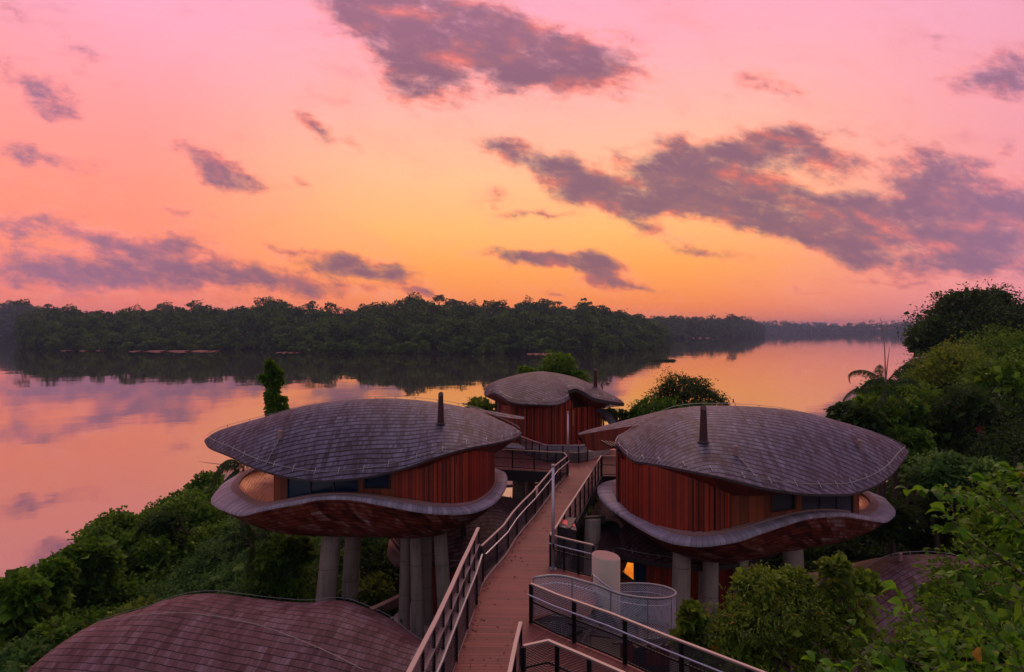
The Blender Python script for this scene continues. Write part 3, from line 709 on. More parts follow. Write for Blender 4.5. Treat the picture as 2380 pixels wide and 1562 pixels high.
def bowl(parent, lip, c, zb, power, lipw, rise, wallin=.75, floorz=None, n=200, flat=.0):
    """lip: closed list of world points (outer edge of the cladding)"""
    L = spline(lip, n, True); c2 = np.array(c, float)
    w_ = np.array([lipw(p) for p in L])
    dirs = c2[None]-L[:, :2]
    # inward direction from the curve's own normal
    t = np.roll(L, -1, 0)[:, :2]-np.roll(L, 1, 0)[:, :2]; nrm = np.stack([-t[:, 1], t[:, 0]], 1); nrm /= np.linalg.norm(nrm, axis=1, keepdims=True)+1e-9
    nrm *= np.sign((nrm*dirs).sum(1, keepdims=True)); 
    for _ in range(3): nrm = (np.roll(nrm, 1, 0)+nrm+np.roll(nrm, -1, 0)); nrm /= np.linalg.norm(nrm, axis=1, keepdims=True)
    u = np.r_[0, np.cumsum(np.linalg.norm(np.diff(L, axis=0), axis=1))]
    rs = [1, .985, .96, .93, .9, .86, .8, .73, .65, .55, .45, .35, .25, .12]
    rings = []; uvs = []; vacc = np.zeros(n); prev = None
    for r in rs:
        P = L.copy(); P[:, :2] = c2+(L[:, :2]-c2)*r; P[:, 2] = zb+(L[:, 2]-.12-zb)*r**power
        if prev is not None: vacc = vacc+np.linalg.norm(P-prev, axis=1)
        prev = P; rings.append(P); uvs.append(np.stack([u*(.35+.65*r), vacc.copy()+10], 1))
    V = np.concatenate(rings+[np.array([[c2[0], c2[1], zb]])]); UVs = np.concatenate(uvs+[np.array([[0, 20.]])])
    i = np.arange(n); j = (i+1) % n
    Fq = [(k*n+a, k*n+b, (k+1)*n+b, (k+1)*n+a) for k in range(len(rs)-1) for a, b in zip(i, j)]
    Fq += [((len(rs)-1)*n+a, (len(rs)-1)*n+b, len(V)-1) for a, b in zip(i, j)]
    mesh_obj('bowl', V, Fq, M['bowl'], parent, True, uvv=UVs)
    def sm(A, it=14):
        for _ in range(it): A = A*.5+(np.roll(A, 1, 0)+np.roll(A, -1, 0))*.25
        return A
    # lip cladding: drip edge, top
    A0 = L-np.array([0, 0, .14]); A1 = L; A2 = L.copy(); A2[:, :2] += nrm*w_[:, None]*.5; A2[:, 2] += np.array([rise(p) for p in L])*.62+.02
    A3 = L.copy(); A3[:, :2] += nrm*w_[:, None]; A3[:, 2] += np.array([rise(p) for p in L])
    A3 = sm(A3, 40); A2 = sm(A2, 20)
    V = np.concatenate([A0, A1, A2, A3]); Fs = [(k*n+a, k*n+b, (k+1)*n+b, (k+1)*n+a) for k in range(3) for a, b in zip(i, j)]
    UVs = np.concatenate([np.stack([u, 0*u+q], 1) for q in (0, .14, .5, 1.0)])
    mesh_obj('lip_cladding', V, Fs, M['lip'], parent, True, uvv=UVs)
    # coping ring and inner lining
    B0 = A3+np.array([0, 0, .003]); B1 = A3.copy(); B1[:, 2] += .07; B2 = B1.copy(); B2[:, :2] += nrm*.34; B2[:, 2] += .02; B2 = sm(B2, 30); B3 = B2.copy(); B3[:, 2] -= .12
    V = np.concatenate([B0, B1, B2, B3]); mesh_obj('coping', V, Fs, M['curb'], parent, False)
    C0 = B3; C1 = B3.copy(); C1[:, :2] += nrm*.25; C1[:, 2] -= .28; C1 = sm(C1, 30); fz = floorz if floorz is not None else C1[:, 2].min()
    C2 = C1.copy(); C2[:, :2] += (c2-C1[:, :2])*.35; C2[:, 2] = np.minimum(fz, C1[:, 2]-.05)
    V = np.concatenate([C0, C1, C2, np.array([[c2[0], c2[1], fz]])])
    Fi = [(k*n+a, k*n+b, (k+1)*n+b, (k+1)*n+a) for k in range(2) for a, b in zip(i, j)]+[(2*n+a, 2*n+b, 3*n) for a, b in zip(i, j)]
    mesh_obj('lining', V, Fi, M['inner'], parent, True)
    return L, nrm, A3, B2
def wall_run(name, parent, plan, zb, roof, mat, rib=0, step=.1, off=.0, ztop=None, zlow=None):
    """upright wall along a plan path, its head cut to the roof above; rib: depth of vertical ribs"""
    P = spline([(a, b, 0) for a, b in plan], max(3, int(sum(math.dist(plan[k], plan[k+1]) for k in range(len(plan)-1))/step)))[:, :2]
    t = np.gradient(P, axis=0); nr = np.stack([t[:, 1], -t[:, 0]], 1); nr /= np.linalg.norm(nr, axis=1, keepdims=True)
    pts = []; us = []; u = 0
    for k in range(len(P)):
        if k: u += np.linalg.norm(P[k]-P[k-1])
        if rib:
            a = rib*(1 if (k//2) % 2 == 0 else 0)
            pts.append(P[k]+nr[k]*(a+off)); us.append(u)
            a2 = rib*(1 if ((k+1)//2) % 2 == 0 else 0)
            if a2 != a: pts.append(P[k]+nr[k]*(a2+off)); us.append(u)
        else: pts.append(P[k]+nr[k]*off); us.append(u)
    vs = []; uvv = []
    for p, uu in zip(pts, us):
        zt = ztop
        if zt is None:
            h = roof.z(p[0], p[1])
            for q in range(1, 7):
                if h is not None: break
                dv = roof.c[:2]-p; dv = dv/np.linalg.norm(dv)*.3*q; h = roof.z(p[0]+dv[0], p[1]+dv[1])
                if h is not None: h -= .22*q
            zt = (h-.10) if h else (vs[-1][2] if vs else zb+2.5)
        if zlow is not None: zt2 = zt; b = zlow
        else: b = zb
        vs += [(p[0], p[1], b), (p[0], p[1], zt)]; uvv += [(uu, b), (uu, zt)]
    fs = [(2*k, 2*k+2, 2*k+3, 2*k+1) for k in range(len(pts)-1)]
    return mesh_obj(name, vs, fs, M[mat], parent, False, uvv=uvv)
def P2(x, y, Y): p = D(x, y, Y); return (p.x, p.y)
def XY(x, Y): return ((x-CX)/F*Y, Y)
def column(parent, top, bot, rt, rb, mat='concrete'):
    top, bot = Vector(top), Vector(bot); mb = MB(); n = 6
    mb.tube([bot.lerp(top, k/n) for k in range(n+1)], [rb+(rt-rb)*k/n for k in range(n+1)], 20)
    return mb.build('column', M[mat], parent, True)

# ---------- west pod
WP = thing('pod_house', 'raised timber pod house left of the walkway, with blue glass and a leaf shaped roof', 'house', 'raised leaf roofed pod houses')
fr = [D(475,1024,35), D(490,1041,34), D(538,1061,32.2), D(583,1083,31), D(641,1102,30.1), D(692,1112,29.6), D(743,1117,29.3), D(795,1114,29.2), D(863,1106,29.3), D(931,1090,29.5), D(1017,1061,29.6), D(1085,1042,30.4), D(1154,1029,31.9), D(1198,1017,34.2), D(1213,1006.5,36.2)]
rd = [D(475,1024,35), D(504,1003,35.4), D(572,981,35.4), D(641,962,35.4), D(709,943,35.4), D(778,932,35.4), D(846,927,35.4), D(914,926,35.5), D(983,931,35.6), D(1051,940.6,35.8), D(1116,956,36), D(1160,976,36.2), D(1190,990,36.3), D(1213,1006.5,36.2)]
bk = [Vector((-17.2,35,11.9)), Vector((-16.5,36.6,12.2)), Vector((-14,39.5,11.6)), Vector((-10,42,11.2)), Vector((-6,42.3,11.3)), Vector((-2.5,40.5,11.9)), Vector((-.3,38.2,12.2)), Vector((.57,36.2,12))]
RW = Roof(fr, rd, bk); RW.build(WP, M['roof'], zs=11.0)
cable(WP, RW); finial(WP, RW, 651, 1018, drop=(617, 1083)); 
lipW = [D(490.5,1160,34.5), D(500,1172,33.3), D(518,1181,32.3), D(559,1193.5,30.8), D(600,1184,30.1), D(648,1174,29.7), D(702,1164,29.4), D(743,1156,29.3), D(812,1156,29.2), D(863,1164,29.2), D(914,1174,29.2), D(983,1186,29.2), D(1051,1190,29.3), D(1102,1186,29.9), D(1147,1167,31.2), D(1171,1140,33), D(1179,1116,35), D(1176,1102,36.5), D(1160,1092,38)]
lipW += [Vector((-3.5,41,9.6)), Vector((-8,42,9.7)), Vector((-12.5,41,9.6)), D(606,1092,38.8), D(549,1106,37.6), D(519.6,1123,36.7), D(504,1140,35.7)]
lw = lambda p: .48+.40*float(smooth01(-11.5, -15.5, np.array(p[0])))
ri = lambda p: .05+.42*float(smooth01(-12.5, -15.5, np.array(p[0])))
LW = bowl(WP, lipW, (-8.4, 35.6), 7.15, 4.2, lw, ri, floorz=9.12)
zf = 9.15
cA = XY(636, 31.0)
wall_run('timber_panel', WP, [XY(636,31.0), XY(667,30.8)], zf, RW, 'timber2')
wall_run('timber_panel', WP, [XY(636,31.0), (cA[0]-.25,33), (cA[0]-.2,36), (cA[0]+.2,39)], zf, RW, 'timber2')
wall_run('glass_door', WP, [XY(669,30.85), XY(750,30.5), XY(833,30.35)], zf, RW, 'glass')
wall_run('timber_panel', WP, [XY(833,30.3), XY(846,30.3)], zf, RW, 'timber2')
wall_run('wall_below_window', WP, [XY(846,30.3), XY(908,30.3)], zf, RW, 'timber2', ztop=10.32)
wn_ = wall_run('window', WP, [XY(846,30.42), XY(908,30.42)], 10.3, RW, 'glass')
mb = MB(); a, b = XY(846,30.28), XY(906,30.28)
for z in (10.34, 11.25): mb.path([(a[0], a[1], z), (b[0], b[1], z)], .06, .07)
for q in (a, b): mb.box((q[0], q[1], 10.8), (.08, .06, .95))
mb.build('window_frame', M['timber2'], wn_)
wall_run('timber_panel', WP, [XY(908,30.3), XY(918,30.28)], zf, RW, 'timber2')
wall_run('timber_wall', WP, [XY(918,30.25), XY(950,30.1), XY(985,30.1)], zf, RW, 'timber')
wall_run('timber_wall', WP, [XY(985,30.1), XY(1020,30.15), XY(1060,30.4)], zf, RW, 'slats', rib=.07)
wall_run('timber_wall', WP, [XY(1060,30.4), XY(1100,31.0), XY(1130,32.2), XY(1146,33.6), XY(1149,35.4), XY(1144,37.5), XY(1120,39.5)], zf, RW, 'timber', rib=.02)
def mullions(parent, plan, z0, z1, n):
    P = spline([(a, b-.05, 0) for a, b in plan], n+1)
    for k in range(n+1):
        mb = MB(); mb.box((P[k][0], P[k][1], (z0+z1)/2), (.05, .06, z1-z0)); mb.build('mullion', M['beam'], parent)
_gd = [o for o in WP.children if o.name.startswith('glass_door')][0]
mullions(_gd, [XY(669,30.85), XY(750,30.5), XY(833,30.35)], zf, 11.0, 3)
# net across the open terrace end, lip to roof
def net(parent, B2_, roof, cond, n=60):
    idx = [k for k in range(len(B2_)) if cond(B2_[k])]
    # keep them in running order
    gaps = [k for k in range(1, len(idx)) if idx[k]-idx[k-1] > 1]
    if gaps: idx = idx[gaps[0]:]+idx[:gaps[0]]
    vs = []; uvv = []; u = 0; prev = None
    for k in idx:
        p = B2_[k]; z = roof.z(p[0], p[1]); 
        if z is None:
            q = p.copy(); q[:2] += (roof.c[:2]-p[:2])/np.linalg.norm(roof.c[:2]-p[:2])*.5; z = roof.z(q[0], q[1])
            if z is None: continue
            tp = (q[0], q[1], z-.1)
        else: tp = (p[0], p[1], z-.1)
        if prev is not None: u += np.linalg.norm(p-prev)
        prev = p; vs += [tuple(p), tp]; uvv += [(u, p[2]), (u, tp[2])]
    fs = [(2*k, 2*k+2, 2*k+3, 2*k+1) for k in range(len(vs)//2-1)]
    mesh_obj('safety_net', vs, fs, M['net'], parent, False, uvv=uvv)
net(WP, LW[3], RW, lambda p: p[0] < -12.3)
chimney(WP, RW, 1024.5, 984, 68, .18, .13)
# wing that reaches toward the entrance bridge
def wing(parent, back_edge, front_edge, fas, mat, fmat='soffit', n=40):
    """roof tongue: back and front edges, and the foot of its side fascia"""
    A = spline(back_edge, n); B = spline(front_edge, n); C = spline(fas, n)
    m = 6; V = []; UVs = []
    u = np.r_[0, np.cumsum(np.linalg.norm(np.diff(B, axis=0), axis=1))]
    for k in range(m+1):
        t = k/m; P = B*(1-t)+A*t; P = P+np.array([0, 0, .10])*math.sin(t*PI); V.append(P); UVs.append(np.stack([u, np.full(n, 40+t*np.linalg.norm(A-B, axis=1).mean())], 1))
    mesh_obj('entrance_roof', np.concatenate(V), grid_faces(m+1, n), M[mat], parent, True, uvv=np.concatenate(UVs))
    B2 = B-np.array([0, 0, .05]); V = np.concatenate([B, B2, C]); 
    uvv = np.concatenate([np.stack([u, 0*u], 1), np.stack([u, 0*u+.05], 1), np.stack([u, 0*u+1], 1)])
    mesh_obj('entrance_fascia', V, grid_faces(3, n), M[fmat], parent, False, uvv=uvv)
    D_ = A-np.array([0, 0, .3]); D_[:, 2] = np.minimum(D_[:, 2], C[:, 2]+.4)
    V = np.concatenate([C, D_, A]); mesh_obj('entrance_soffit', V, grid_faces(3, n), M[fmat], parent, False, uvv=uvv)
wing(WP, [D(1080,945,37.5), D(1116,953,38.5), D(1150,957,40), D(1185,964,41), D(1218.6,971,41)],
     [D(1100,956,36.6), D(1120,957,37.2), D(1150,965,38.5), D(1190,972,39.5), D(1218.6,974,40.5)],
     [D(1110,975,37.0), D(1130,985,37.5), D(1160,1000,38.8), D(1195,1012,39.6), D(1213,1008,40.5)], 'roof_far')
for (x, Yp, rt, rb, xb) in ((774,33.0,.49,.53,744), (825.5,36,.45,.48,807), (944,34,.27,.32,938), (965,33.4,.30,.34,972), (990,35,.29,.32,994), (1021,33.5,.35,.40,1040)):
    tp = D(x, 1240, Yp); tp.z = 7.9; bt = D(xb, 1495, Yp); bt.z = .6
    column(WP, tp, bt, rt, rb)

# ---------- east pod
EP = thing('pod_house', 'raised timber pod house right of the walkway, with a long red board wall', 'house', 'raised leaf roofed pod houses')
fr = [D(1430,1034,31), D(1439.5,1056,29.6), D(1469,1069,28.6), D(1505,1076,27.8), D(1553,1084,26.6), D(1608,1095,25.7), D(1663,1106,25.1), D(1718,1120,24.9), D(1773,1133,24.9), D(1828,1142,25.1), D(1882.5,1148,25.5), D(1937,1149,26.1), D(1981,1147,27), D(2029,1131,28), D(2066,1109,29.2), D(2095,1076,30.8), D(2112.5,1049,32.3)]
rd = [D(1430,1034,31), D(1440,1020,31.8), D(1461,1010,32.3), D(1498,985,32.8), D(1534.6,966,32.9), D(1570,952,32.8), D(1608,945,32.6), D(1681,942.7,32.3), D(1754,945,32.1), D(1828,952,32), D(1901,966.5,32), D(1974,987,32.1), D(2047,1012,32.3), D(2084,1029,32.4), D(2112.5,1049,32.3)]
bk = [Vector((5.1,31,12.3)), Vector((6.5,36.5,12)), Vector((9,38.5,11.5)), Vector((13,39,11.2)), Vector((17,37.5,11.3)), Vector((19.6,34.8,11.6)), Vector((20.5,32.3,11.7))]
RE = Roof(fr, rd, bk); RE.build(EP, M['roof'], zs=11.1)
cable(EP, RE); finial(EP, RE, 1711, 1057, drop=(1762, 1116)); finial(EP, RE, 1998, 1041, drop=(2062, 1104))
lipE = [D(1388,1135,33.6), D(1392,1149.6,32.2), D(1406.5,1168,30.7), D(1435.8,1190,29.2), D(1480,1219,27.6), D(1516,1239,26.5), D(1553,1254,25.8), D(1590,1261,25.4), D(1626,1264,25.2), D(1663,1261,25.1), D(1718,1251.5,25.2), D(1754,1239,25.4), D(1791,1226,25.7), D(1828,1214,26), D(1864,1203,26.4), D(1901,1196.5,26.8), D(1956,1193.6,27.3), D(1992,1198,27.8), D(2029,1204.5,28.5), D(2058,1208,29.3), D(2076,1197,30.4), D(2081,1186,31.4), D(2066,1168,32.7), D(2040,1150,33.7)]
lipE += [Vector((18.2,36.3,9.4)), Vector((14,38.6,9.5)), Vector((9.5,38.6,9.5)), D(1436,1113,36.6), D(1406,1120,35.4), D(1392,1128,34.4)]
lw = lambda p: .48+.15*float(smooth01(16, 18.8, np.array(p[0])))+.25*float(smooth01(6.5, 5, np.array(p[0])))
ri = lambda p: .05+.12*float(smooth01(16, 19, np.array(p[0])))
LE = bowl(EP, lipE, (11.6, 31.6), 7.35, 3.4, lw, ri, floorz=9.12)
zf = 9.2
wall_run('timber_wall', EP, [XY(1452,35.5), XY(1441,33.5), XY(1437,31.6), XY(1441,30.6)], zf, RE, 'slats', rib=.12, step=.12)
wall_run('timber_wall', EP, [XY(1441,30.6), XY(1461,29.2), XY(1484,28.4)], zf, RE, 'timber', rib=.03)
wall_run('timber_wall', EP, [XY(1484,28.4), XY(1530,27.2), XY(1580,26.5), XY(1610,26.25)], zf, RE, 'timber')
wall_run('timber_wall', EP, [XY(1610,26.25), XY(1650,26.05), XY(1697,26.05)], zf, RE, 'slats', rib=.09, step=.11)
wall_run('timber_wall', EP, [XY(1697,26.1), XY(1745,26.2), XY(1792,26.55)], zf, RE, 'timber2')
wall_run('wall_below_window', EP, [XY(1792,26.55), XY(1862,27.1)], zf, RE, 'timber2', ztop=10.25)
wn_ = wall_run('window', EP, [XY(1795,26.72), XY(1850,27.15)], 10.2, RE, 'glass2')
mb = MB(); a, b = XY(1794,26.55), XY(1848,27.0)
for z in (10.28, 11.2): mb.path([(a[0], a[1], z), (b[0], b[1], z)], .07, .07)
for q in (a, b): mb.box((q[0], q[1], 10.75), (.09, .07, .95))
mb.build('window_frame', M['timber2'], wn_)
wall_run('timber_panel', EP, [XY(1848,27.0), XY(1863,27.12)], zf, RE, 'timber2')
wall_run('glass_door', EP, [XY(1863,27.2), XY(1915,27.7), XY(1982,28.5)], zf, RE, 'glass2')
wall_run('timber_panel', EP, [XY(1982,28.4), XY(1997,28.6)], zf, RE, 'timber2')
_gd = [o for o in EP.children if o.name.startswith('glass_door')][0]
mullions(_gd, [XY(1863,27.2), XY(1915,27.7), XY(1982,28.5)], zf, 11.1, 3)
cA = XY(1997, 28.6); wall_run('timber_panel', EP, [cA, (cA[0]+.15,31), (cA[0]-.1,35)], zf, RE, 'timber2')
net(EP, LE[3], RE, lambda p: p[0] > 15.9)
chimney(EP, RE, 1635, 1027, 80, .19, .135)
wing(EP, [D(1344,1010,37.6), D(1370,999.5,38.2), D(1443,979,38), D(1534.6,955.5,36), D(1608,945.5,33.2), D(1681,942.7,32.6)],
     [D(1344,1011,37.2), D(1406.5,1000,36), D(1454,992.5,34.8), D(1480,989,34), D(1502,987,33.4), D(1560,962,32.9)],
     [D(1357,1026,37), D(1372,1047,36.6), D(1432,1042,35.2), D(1470,1030,34.2), D(1500,1000,33.5), D(1560,970,33)], 'roof_far')
mb = MB()
for k in range(6):
    a = D(1398+k*9, 1026+k*1.0, 34.9-k*.2); b = D(1424+k*9, 1040+k*1.5, 33.8-k*.2); mb.path([a, b], .08, .14)
mb.build('entrance_slats', M['timber2'], EP)
for (x, Yp, rt, rb, xb, yt) in ((1585,28.3,.40,.45,1577,8.3), (1652,29.5,.36,.38,1649,8.0), (1637,31,.3,.32,1634,8.0), (1722,31,.36,.38,1720,8.0), (1838.6,31,.47,.53,1858,8.6)):
    tp = D(x, 1300, Yp); tp.z = yt; bt = D(xb, 1500, Yp); bt.z = .6
    column(EP, tp, bt, rt, rb)

# ---------- far pod at the end of the walkway
NP = thing('pod_house', 'pod house at the far end of the walkway under two overlapping curved shingle roofs', 'house', 'raised leaf roofed pod houses')
fr = [D(1125,915,48), D(1130.6,919,47.2), D(1142,914,46.5), D(1155,915,46), D(1168.5,922.7,45.5), D(1182,931.6,45.1), D(1200,937,44.8), D(1231,939.4,44.6), D(1264.5,940.5,44.6), D(1287,941,44.8), D(1309,936,45.4), D(1322.5,927,46.4), D(1325,922,47)]
rd = [D(1125,915,48), D(1130.6,898,48.8), D(1148.5,887,49.5), D(1175,878,50), D(1208.7,869,50.3), D(1240,864.5,50.5), D(1272,864.3,50.5), D(1298,880,49.6), D(1316,896,48.6), D(1323.6,912,47.5), D(1325,922,47)]
bk = [Vector((-2.1,48,13.1)), Vector((-2,51,13)), Vector((0,54,12.6)), Vector((2.5,54.6,12.6)), Vector((4.2,51,13.2)), Vector((4.36,47,13))]
RN = Roof(fr, rd, bk, nS=90, nT=20); RN.uvproj((.75, -.66)); RN.build(NP, M['roof_far'], zs=12.2, inset=1.6)
cable(NP, RN, back=False)
fr2 = [D(1262,868,50.7), D(1300,905,47.6), D(1325,906,47.5), D(1338,903,47.5), D(1353.7,909,47.2), D(1376,922.7,46.9), D(1398,928.5,46.8), D(1432,934.5,47.2), D(1450.8,936.5,48.5)]
rd2 = [D(1262,868,50.7), D(1275.6,864.8,51), D(1309,870,51.2), D(1342.5,879,51), D(1376,893.7,50.6), D(1398,905,50), D(1432,922.7,49.2), D(1450.8,936.5,48.5)]
bk2 = [Vector((2.5,50.7,14.4)), Vector((3.5,55,13.2)), Vector((6,55.5,13)), Vector((8,53,12.6)), Vector((8.7,48.5,12.3))]
RN2 = Roof(fr2, rd2, bk2, nS=80, nT=18); 
RN2.build(NP, M['roof_far'], zs=11.9, inset=1.6, thick=.25)
cable(NP, RN2, back=False)
mb = MB(); a = [D(1318,956,47.9), D(1380,945,48.1), D(1372,915,49.2), D(1330,903,49.4)]; mb.add(a, [(0,1,2,3)]); mb.build('gable_panel', M['timber2'], NP)
wall_run('timber_wall', NP, [XY(1208,46.6), XY(1235,46.0), XY(1270,45.7), XY(1300,45.9), XY(1330,46.5)], 9.3, RN, 'slats', rib=.10, step=.13)
wall_run('timber_wall', NP, [XY(1330,46.5), XY(1345,46.9), XY(1370,47.6), XY(1390,48.6), XY(1397,50)], 9.3, RN, 'slats', rib=.10, step=.13, ztop=12.2)
wall_run('timber_wall', NP, [XY(1153,49.5), XY(1168,48.2), XY(1185,47.3), XY(1208,46.8)], 9.3, RN, 'timber')
for x in (1188, 1206): wall_run('timber_panel', NP, [XY(x,46.9-(x-1188)*.02), XY(x+8,46.8-(x-1188)*.02)], 9.3, RN, 'timber2')
mb = MB(); p = XY(1152.5, 49.2); mb.box((p[0], p[1], 10.9), (.14,.14,3.4)); mb.build('post', M['beam'], NP)
mb = MB(); p = XY(1157.5, 48.7); mb.box((p[0], p[1], 10.8), (.18,.18,3.2)); mb.build('post', M['curb'], NP)
lipN = [(XY(1205,45.8)), XY(1235,45.1), XY(1270,44.9), XY(1305,45.2), XY(1340,46), XY(1380,47.2), XY(1400,48.6), (7.3,52), (5,55.5), (1,56), (-2,53.5), (-2.2,50), (-1.2,47.3)]
lipN = [Vector((a, b, 9.45+.1*math.sin(k))) for k, (a, b) in enumerate(lipN)]
bowl(NP, lipN, (2.5, 50), 7.6, 3.5, lambda p: .45, lambda p: .04, floorz=9.1)
mb = MB()
arc = [D(1396,950,48.2), D(1408,958,48), D(1421,975,47.6), D(1428,990,47.3), D(1432,1003,47)]
for k in range(4):
    a, b = arc[k], arc[k+1]; w_ = Vector((.55, 0, 0)); mb.add([a-w_*.5, a+w_*.5, b+w_*.5, b-w_*.5], [(0,3,2,1)]); mb.add([a-w_*.5, a-w_*.5-Vector((0,0,.2)), b-w_*.5-Vector((0,0,.2)), b-w_*.5], [(0,1,2,3)])
mb.build('curved_rim', M['lip'], NP)
chimney(NP, RN2, 1384, 899, 41, .165, .13)
for (x, Yp) in ((1230,48), (1290,48), (1350,51)):
    tp = D(x, 1000, Yp); tp.z = 8.2; bt = D(x, 1100, Yp); bt.z = .6; column(NP, tp, bt, .45, .5)

# ---------- lower houses
def low_house(label, fr, rd, bk, mat='roof_low', walls=None, **kw):
    H = thing('lower_house', label, 'house'); pr = kw.pop('proj', None); Rf = Roof(fr, rd, bk, **kw)
    if pr: Rf.uvproj(pr)
    Rf.build(H, M[mat], zs=min(p[2] for p in fr)+.2, thick=.2)
    return H, Rf
LA, RA = low_house('near low house at the lower left, a thin cable crossing its large purple brown roof',
  [D(40,1700,21.5), D(120,1790,20.2), D(300,1810,19.8), D(520,1800,19.8), D(700,1780,20), D(880,1720,20.6), D(1000,1640,21.8), D(1035,1580,23)],
  [D(40,1590,23.3), D(70,1562,23.8), D(132.8,1510.5,24.6), D(178.5,1479,25.1), D(232.5,1448,25.6), D(290.6,1427.5,25.9), D(348.7,1410.9,26.1), D(398.5,1392,26.3), D(444,1381.8,26.4), D(489.9,1379,26.5), D(556,1386,26.4), D(639,1396,26.2), D(722,1400.5,26.1), D(772,1395,26.2), D(805,1397.6,26.1), D(838,1408.8,26), D(867.6,1421,25.9), D(909,1442,25.6), D(942,1469,25.2), D(971,1489.7,24.8), D(990,1502,24.5), D(1035,1560,23.4)],
  [Vector((-18.2,23.5,4.3)), Vector((-17.2,26,4.3)), Vector((-13,29.5,4.2)), Vector((-8,30,4.0)), Vector((-4,28,4.2)), Vector((-2.4,23.4,4.6))], nS=150, proj=(.977,-.21))
cable(LA, RA, back=False, inset=.3)
# thin cable over the crown
pts = [RA.pix(*q)[0] for q in ((235,1450),(300,1437),(360,1431),(419,1428),(494,1435),(545,1444),(597.6,1456),(660,1477),(722,1502),(780,1528),(842,1560))]
pts = [p for p in pts if p is not None]
mb = MB(); q = spline(pts, 40); mb.tube([Vector(p)+Vector((0,0,.07)) for p in q], .010, 4)
for k in range(2, 40, 3): mb.tube([Vector(q[k])-Vector((0,0,.02)), Vector(q[k])+Vector((0,0,.1))], .022, 4)
r = RA.G[RA.nT+1, 3:-20]; mb.tube([Vector(p)+Vector((0,0,.12)) for p in r], .007, 4)
mb.build('ridge_cable', M['wire'], LA)
wall_run('timber_wall', LA, [(-16,24), (-12,22), (-6,21.5), (-3.5,23), (-3,25)], 1, RA, 'timber', rib=.05, ztop=4)

LB, RB = low_house('low brown shingled roof with a short chimney between the concrete columns and the walkway',
  [D(906,1251,38), D(925,1285,36.5), D(950,1302,35.5), D(1000,1304,35), D(1060,1322,34.5), D(1110,1310,34.7), D(1150,1290,35.2), D(1200,1262,36.2), D(1262,1200,38.5)],
  [D(906,1251,38), D(930,1215,39.5), D(980,1190,40.5), D(1040,1170,41), D(1100,1158,41.5), D(1160,1152,41.5), D(1200,1160,41), D(1240,1172,40.2), D(1262,1200,38.5)],
  [Vector((-7.4,38,5.4)), Vector((-6,43,4.8)), Vector((-2,45,4.6)), Vector((.5,43.5,5)), Vector((1.9,38.5,6.5))], mat='roof_dark', nS=90)
cable(LB, RB, back=False)
chimney(LB, RB, 1076, 1247, 27, .20, .17)
wall_run('timber_wall', LB, [XY(960,37), XY(1010,36), XY(1050,35.6), XY(1090,35.7), XY(1130,36.2)], .5, RB, 'slats', rib=.12, step=.15, ztop=4.4)
mb = MB(); pts = [D(906,1255,37.6), D(912,1285,36.6), D(926,1303,36), D(940,1310,35.8)]
mb.tube(pts, [.05,.35,.4,.2], 10); mb.build('rounded_rim', M['curb'], LB, True)

LC, RC = low_house('low house tucked under the raised pod, orange lamplight in the window below its brown roof',
  [D(1372,1215,34), D(1385,1262,31.8), D(1443,1290,30.6), D(1500,1303,30.2), D(1564,1313,30), D(1640,1318,30), D(1700,1312,30.4), D(1760,1300,31.5), D(1830,1262,34)],
  [D(1372,1215,34), D(1378,1185,36), D(1400,1150,38.5), D(1450,1120,40), D(1550,1110,40.5), D(1650,1120,40), D(1740,1160,38.5), D(1830,1262,34)],
  [Vector((4.3,34,7.5)), Vector((6,40,6)), Vector((9,43,5.5)), Vector((13,41,5.5)), Vector((15,34,6.4))], mat='roof_dark', nS=90)
cable(LC, RC, back=False)
wall_run('timber_wall', LC, [XY(1502,31.2), XY(1560,31), XY(1640,31), XY(1700,31.4), XY(1760,32.6)], .5, RC, 'timber', rib=.04, ztop=7.0)
wall_run('glass_door', LC, [XY(1477,31.6), XY(1501,31.3)], .5, RC, 'glass', ztop=7.0)
a, b = XY(1440,31.9), XY(1473,31.55)
mb = MB(); mb.add([(a[0],a[1],5.75),(b[0],b[1],5.35),(b[0],b[1],6.3),(a[0],a[1],6.3)], [(0,1,2,3)]); lw_ = mb.build('lit_window', M['lit'], LC)
mb = MB()
mb.path([(a[0],a[1]-.05,5.75), (b[0],b[1]-.05,5.33)], .08, .12); mb.path([(a[0],a[1]-.05,6.32), (b[0],b[1]-.05,6.32)], .08, .1)
for q in (a, ((a[0]*.7+b[0]*.3), (a[1]*.7+b[1]*.3)), b): mb.box((q[0], q[1]-.05, 5.85), (.04, .05, 1.0))
mb.build('window_frame', M['beam'], lw_)
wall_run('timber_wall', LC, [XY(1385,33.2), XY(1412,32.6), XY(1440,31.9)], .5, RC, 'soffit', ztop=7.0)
wall_run('timber_wall', LC, [XY(1440,31.85), XY(1473,31.5)], .5, RC, 'timber', ztop=5.35)
# dark dormer mouth in the shingles
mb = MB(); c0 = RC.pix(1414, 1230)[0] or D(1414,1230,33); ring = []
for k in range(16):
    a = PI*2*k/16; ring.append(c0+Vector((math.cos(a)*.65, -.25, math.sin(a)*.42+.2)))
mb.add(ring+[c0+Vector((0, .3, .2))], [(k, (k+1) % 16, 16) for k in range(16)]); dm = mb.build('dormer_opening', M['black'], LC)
mb = MB(); mb.tube([r_+Vector((0,-.02,0)) for r_ in ring[:9]], .10, 6); mb.build('dormer_hood', M['curb'], dm)

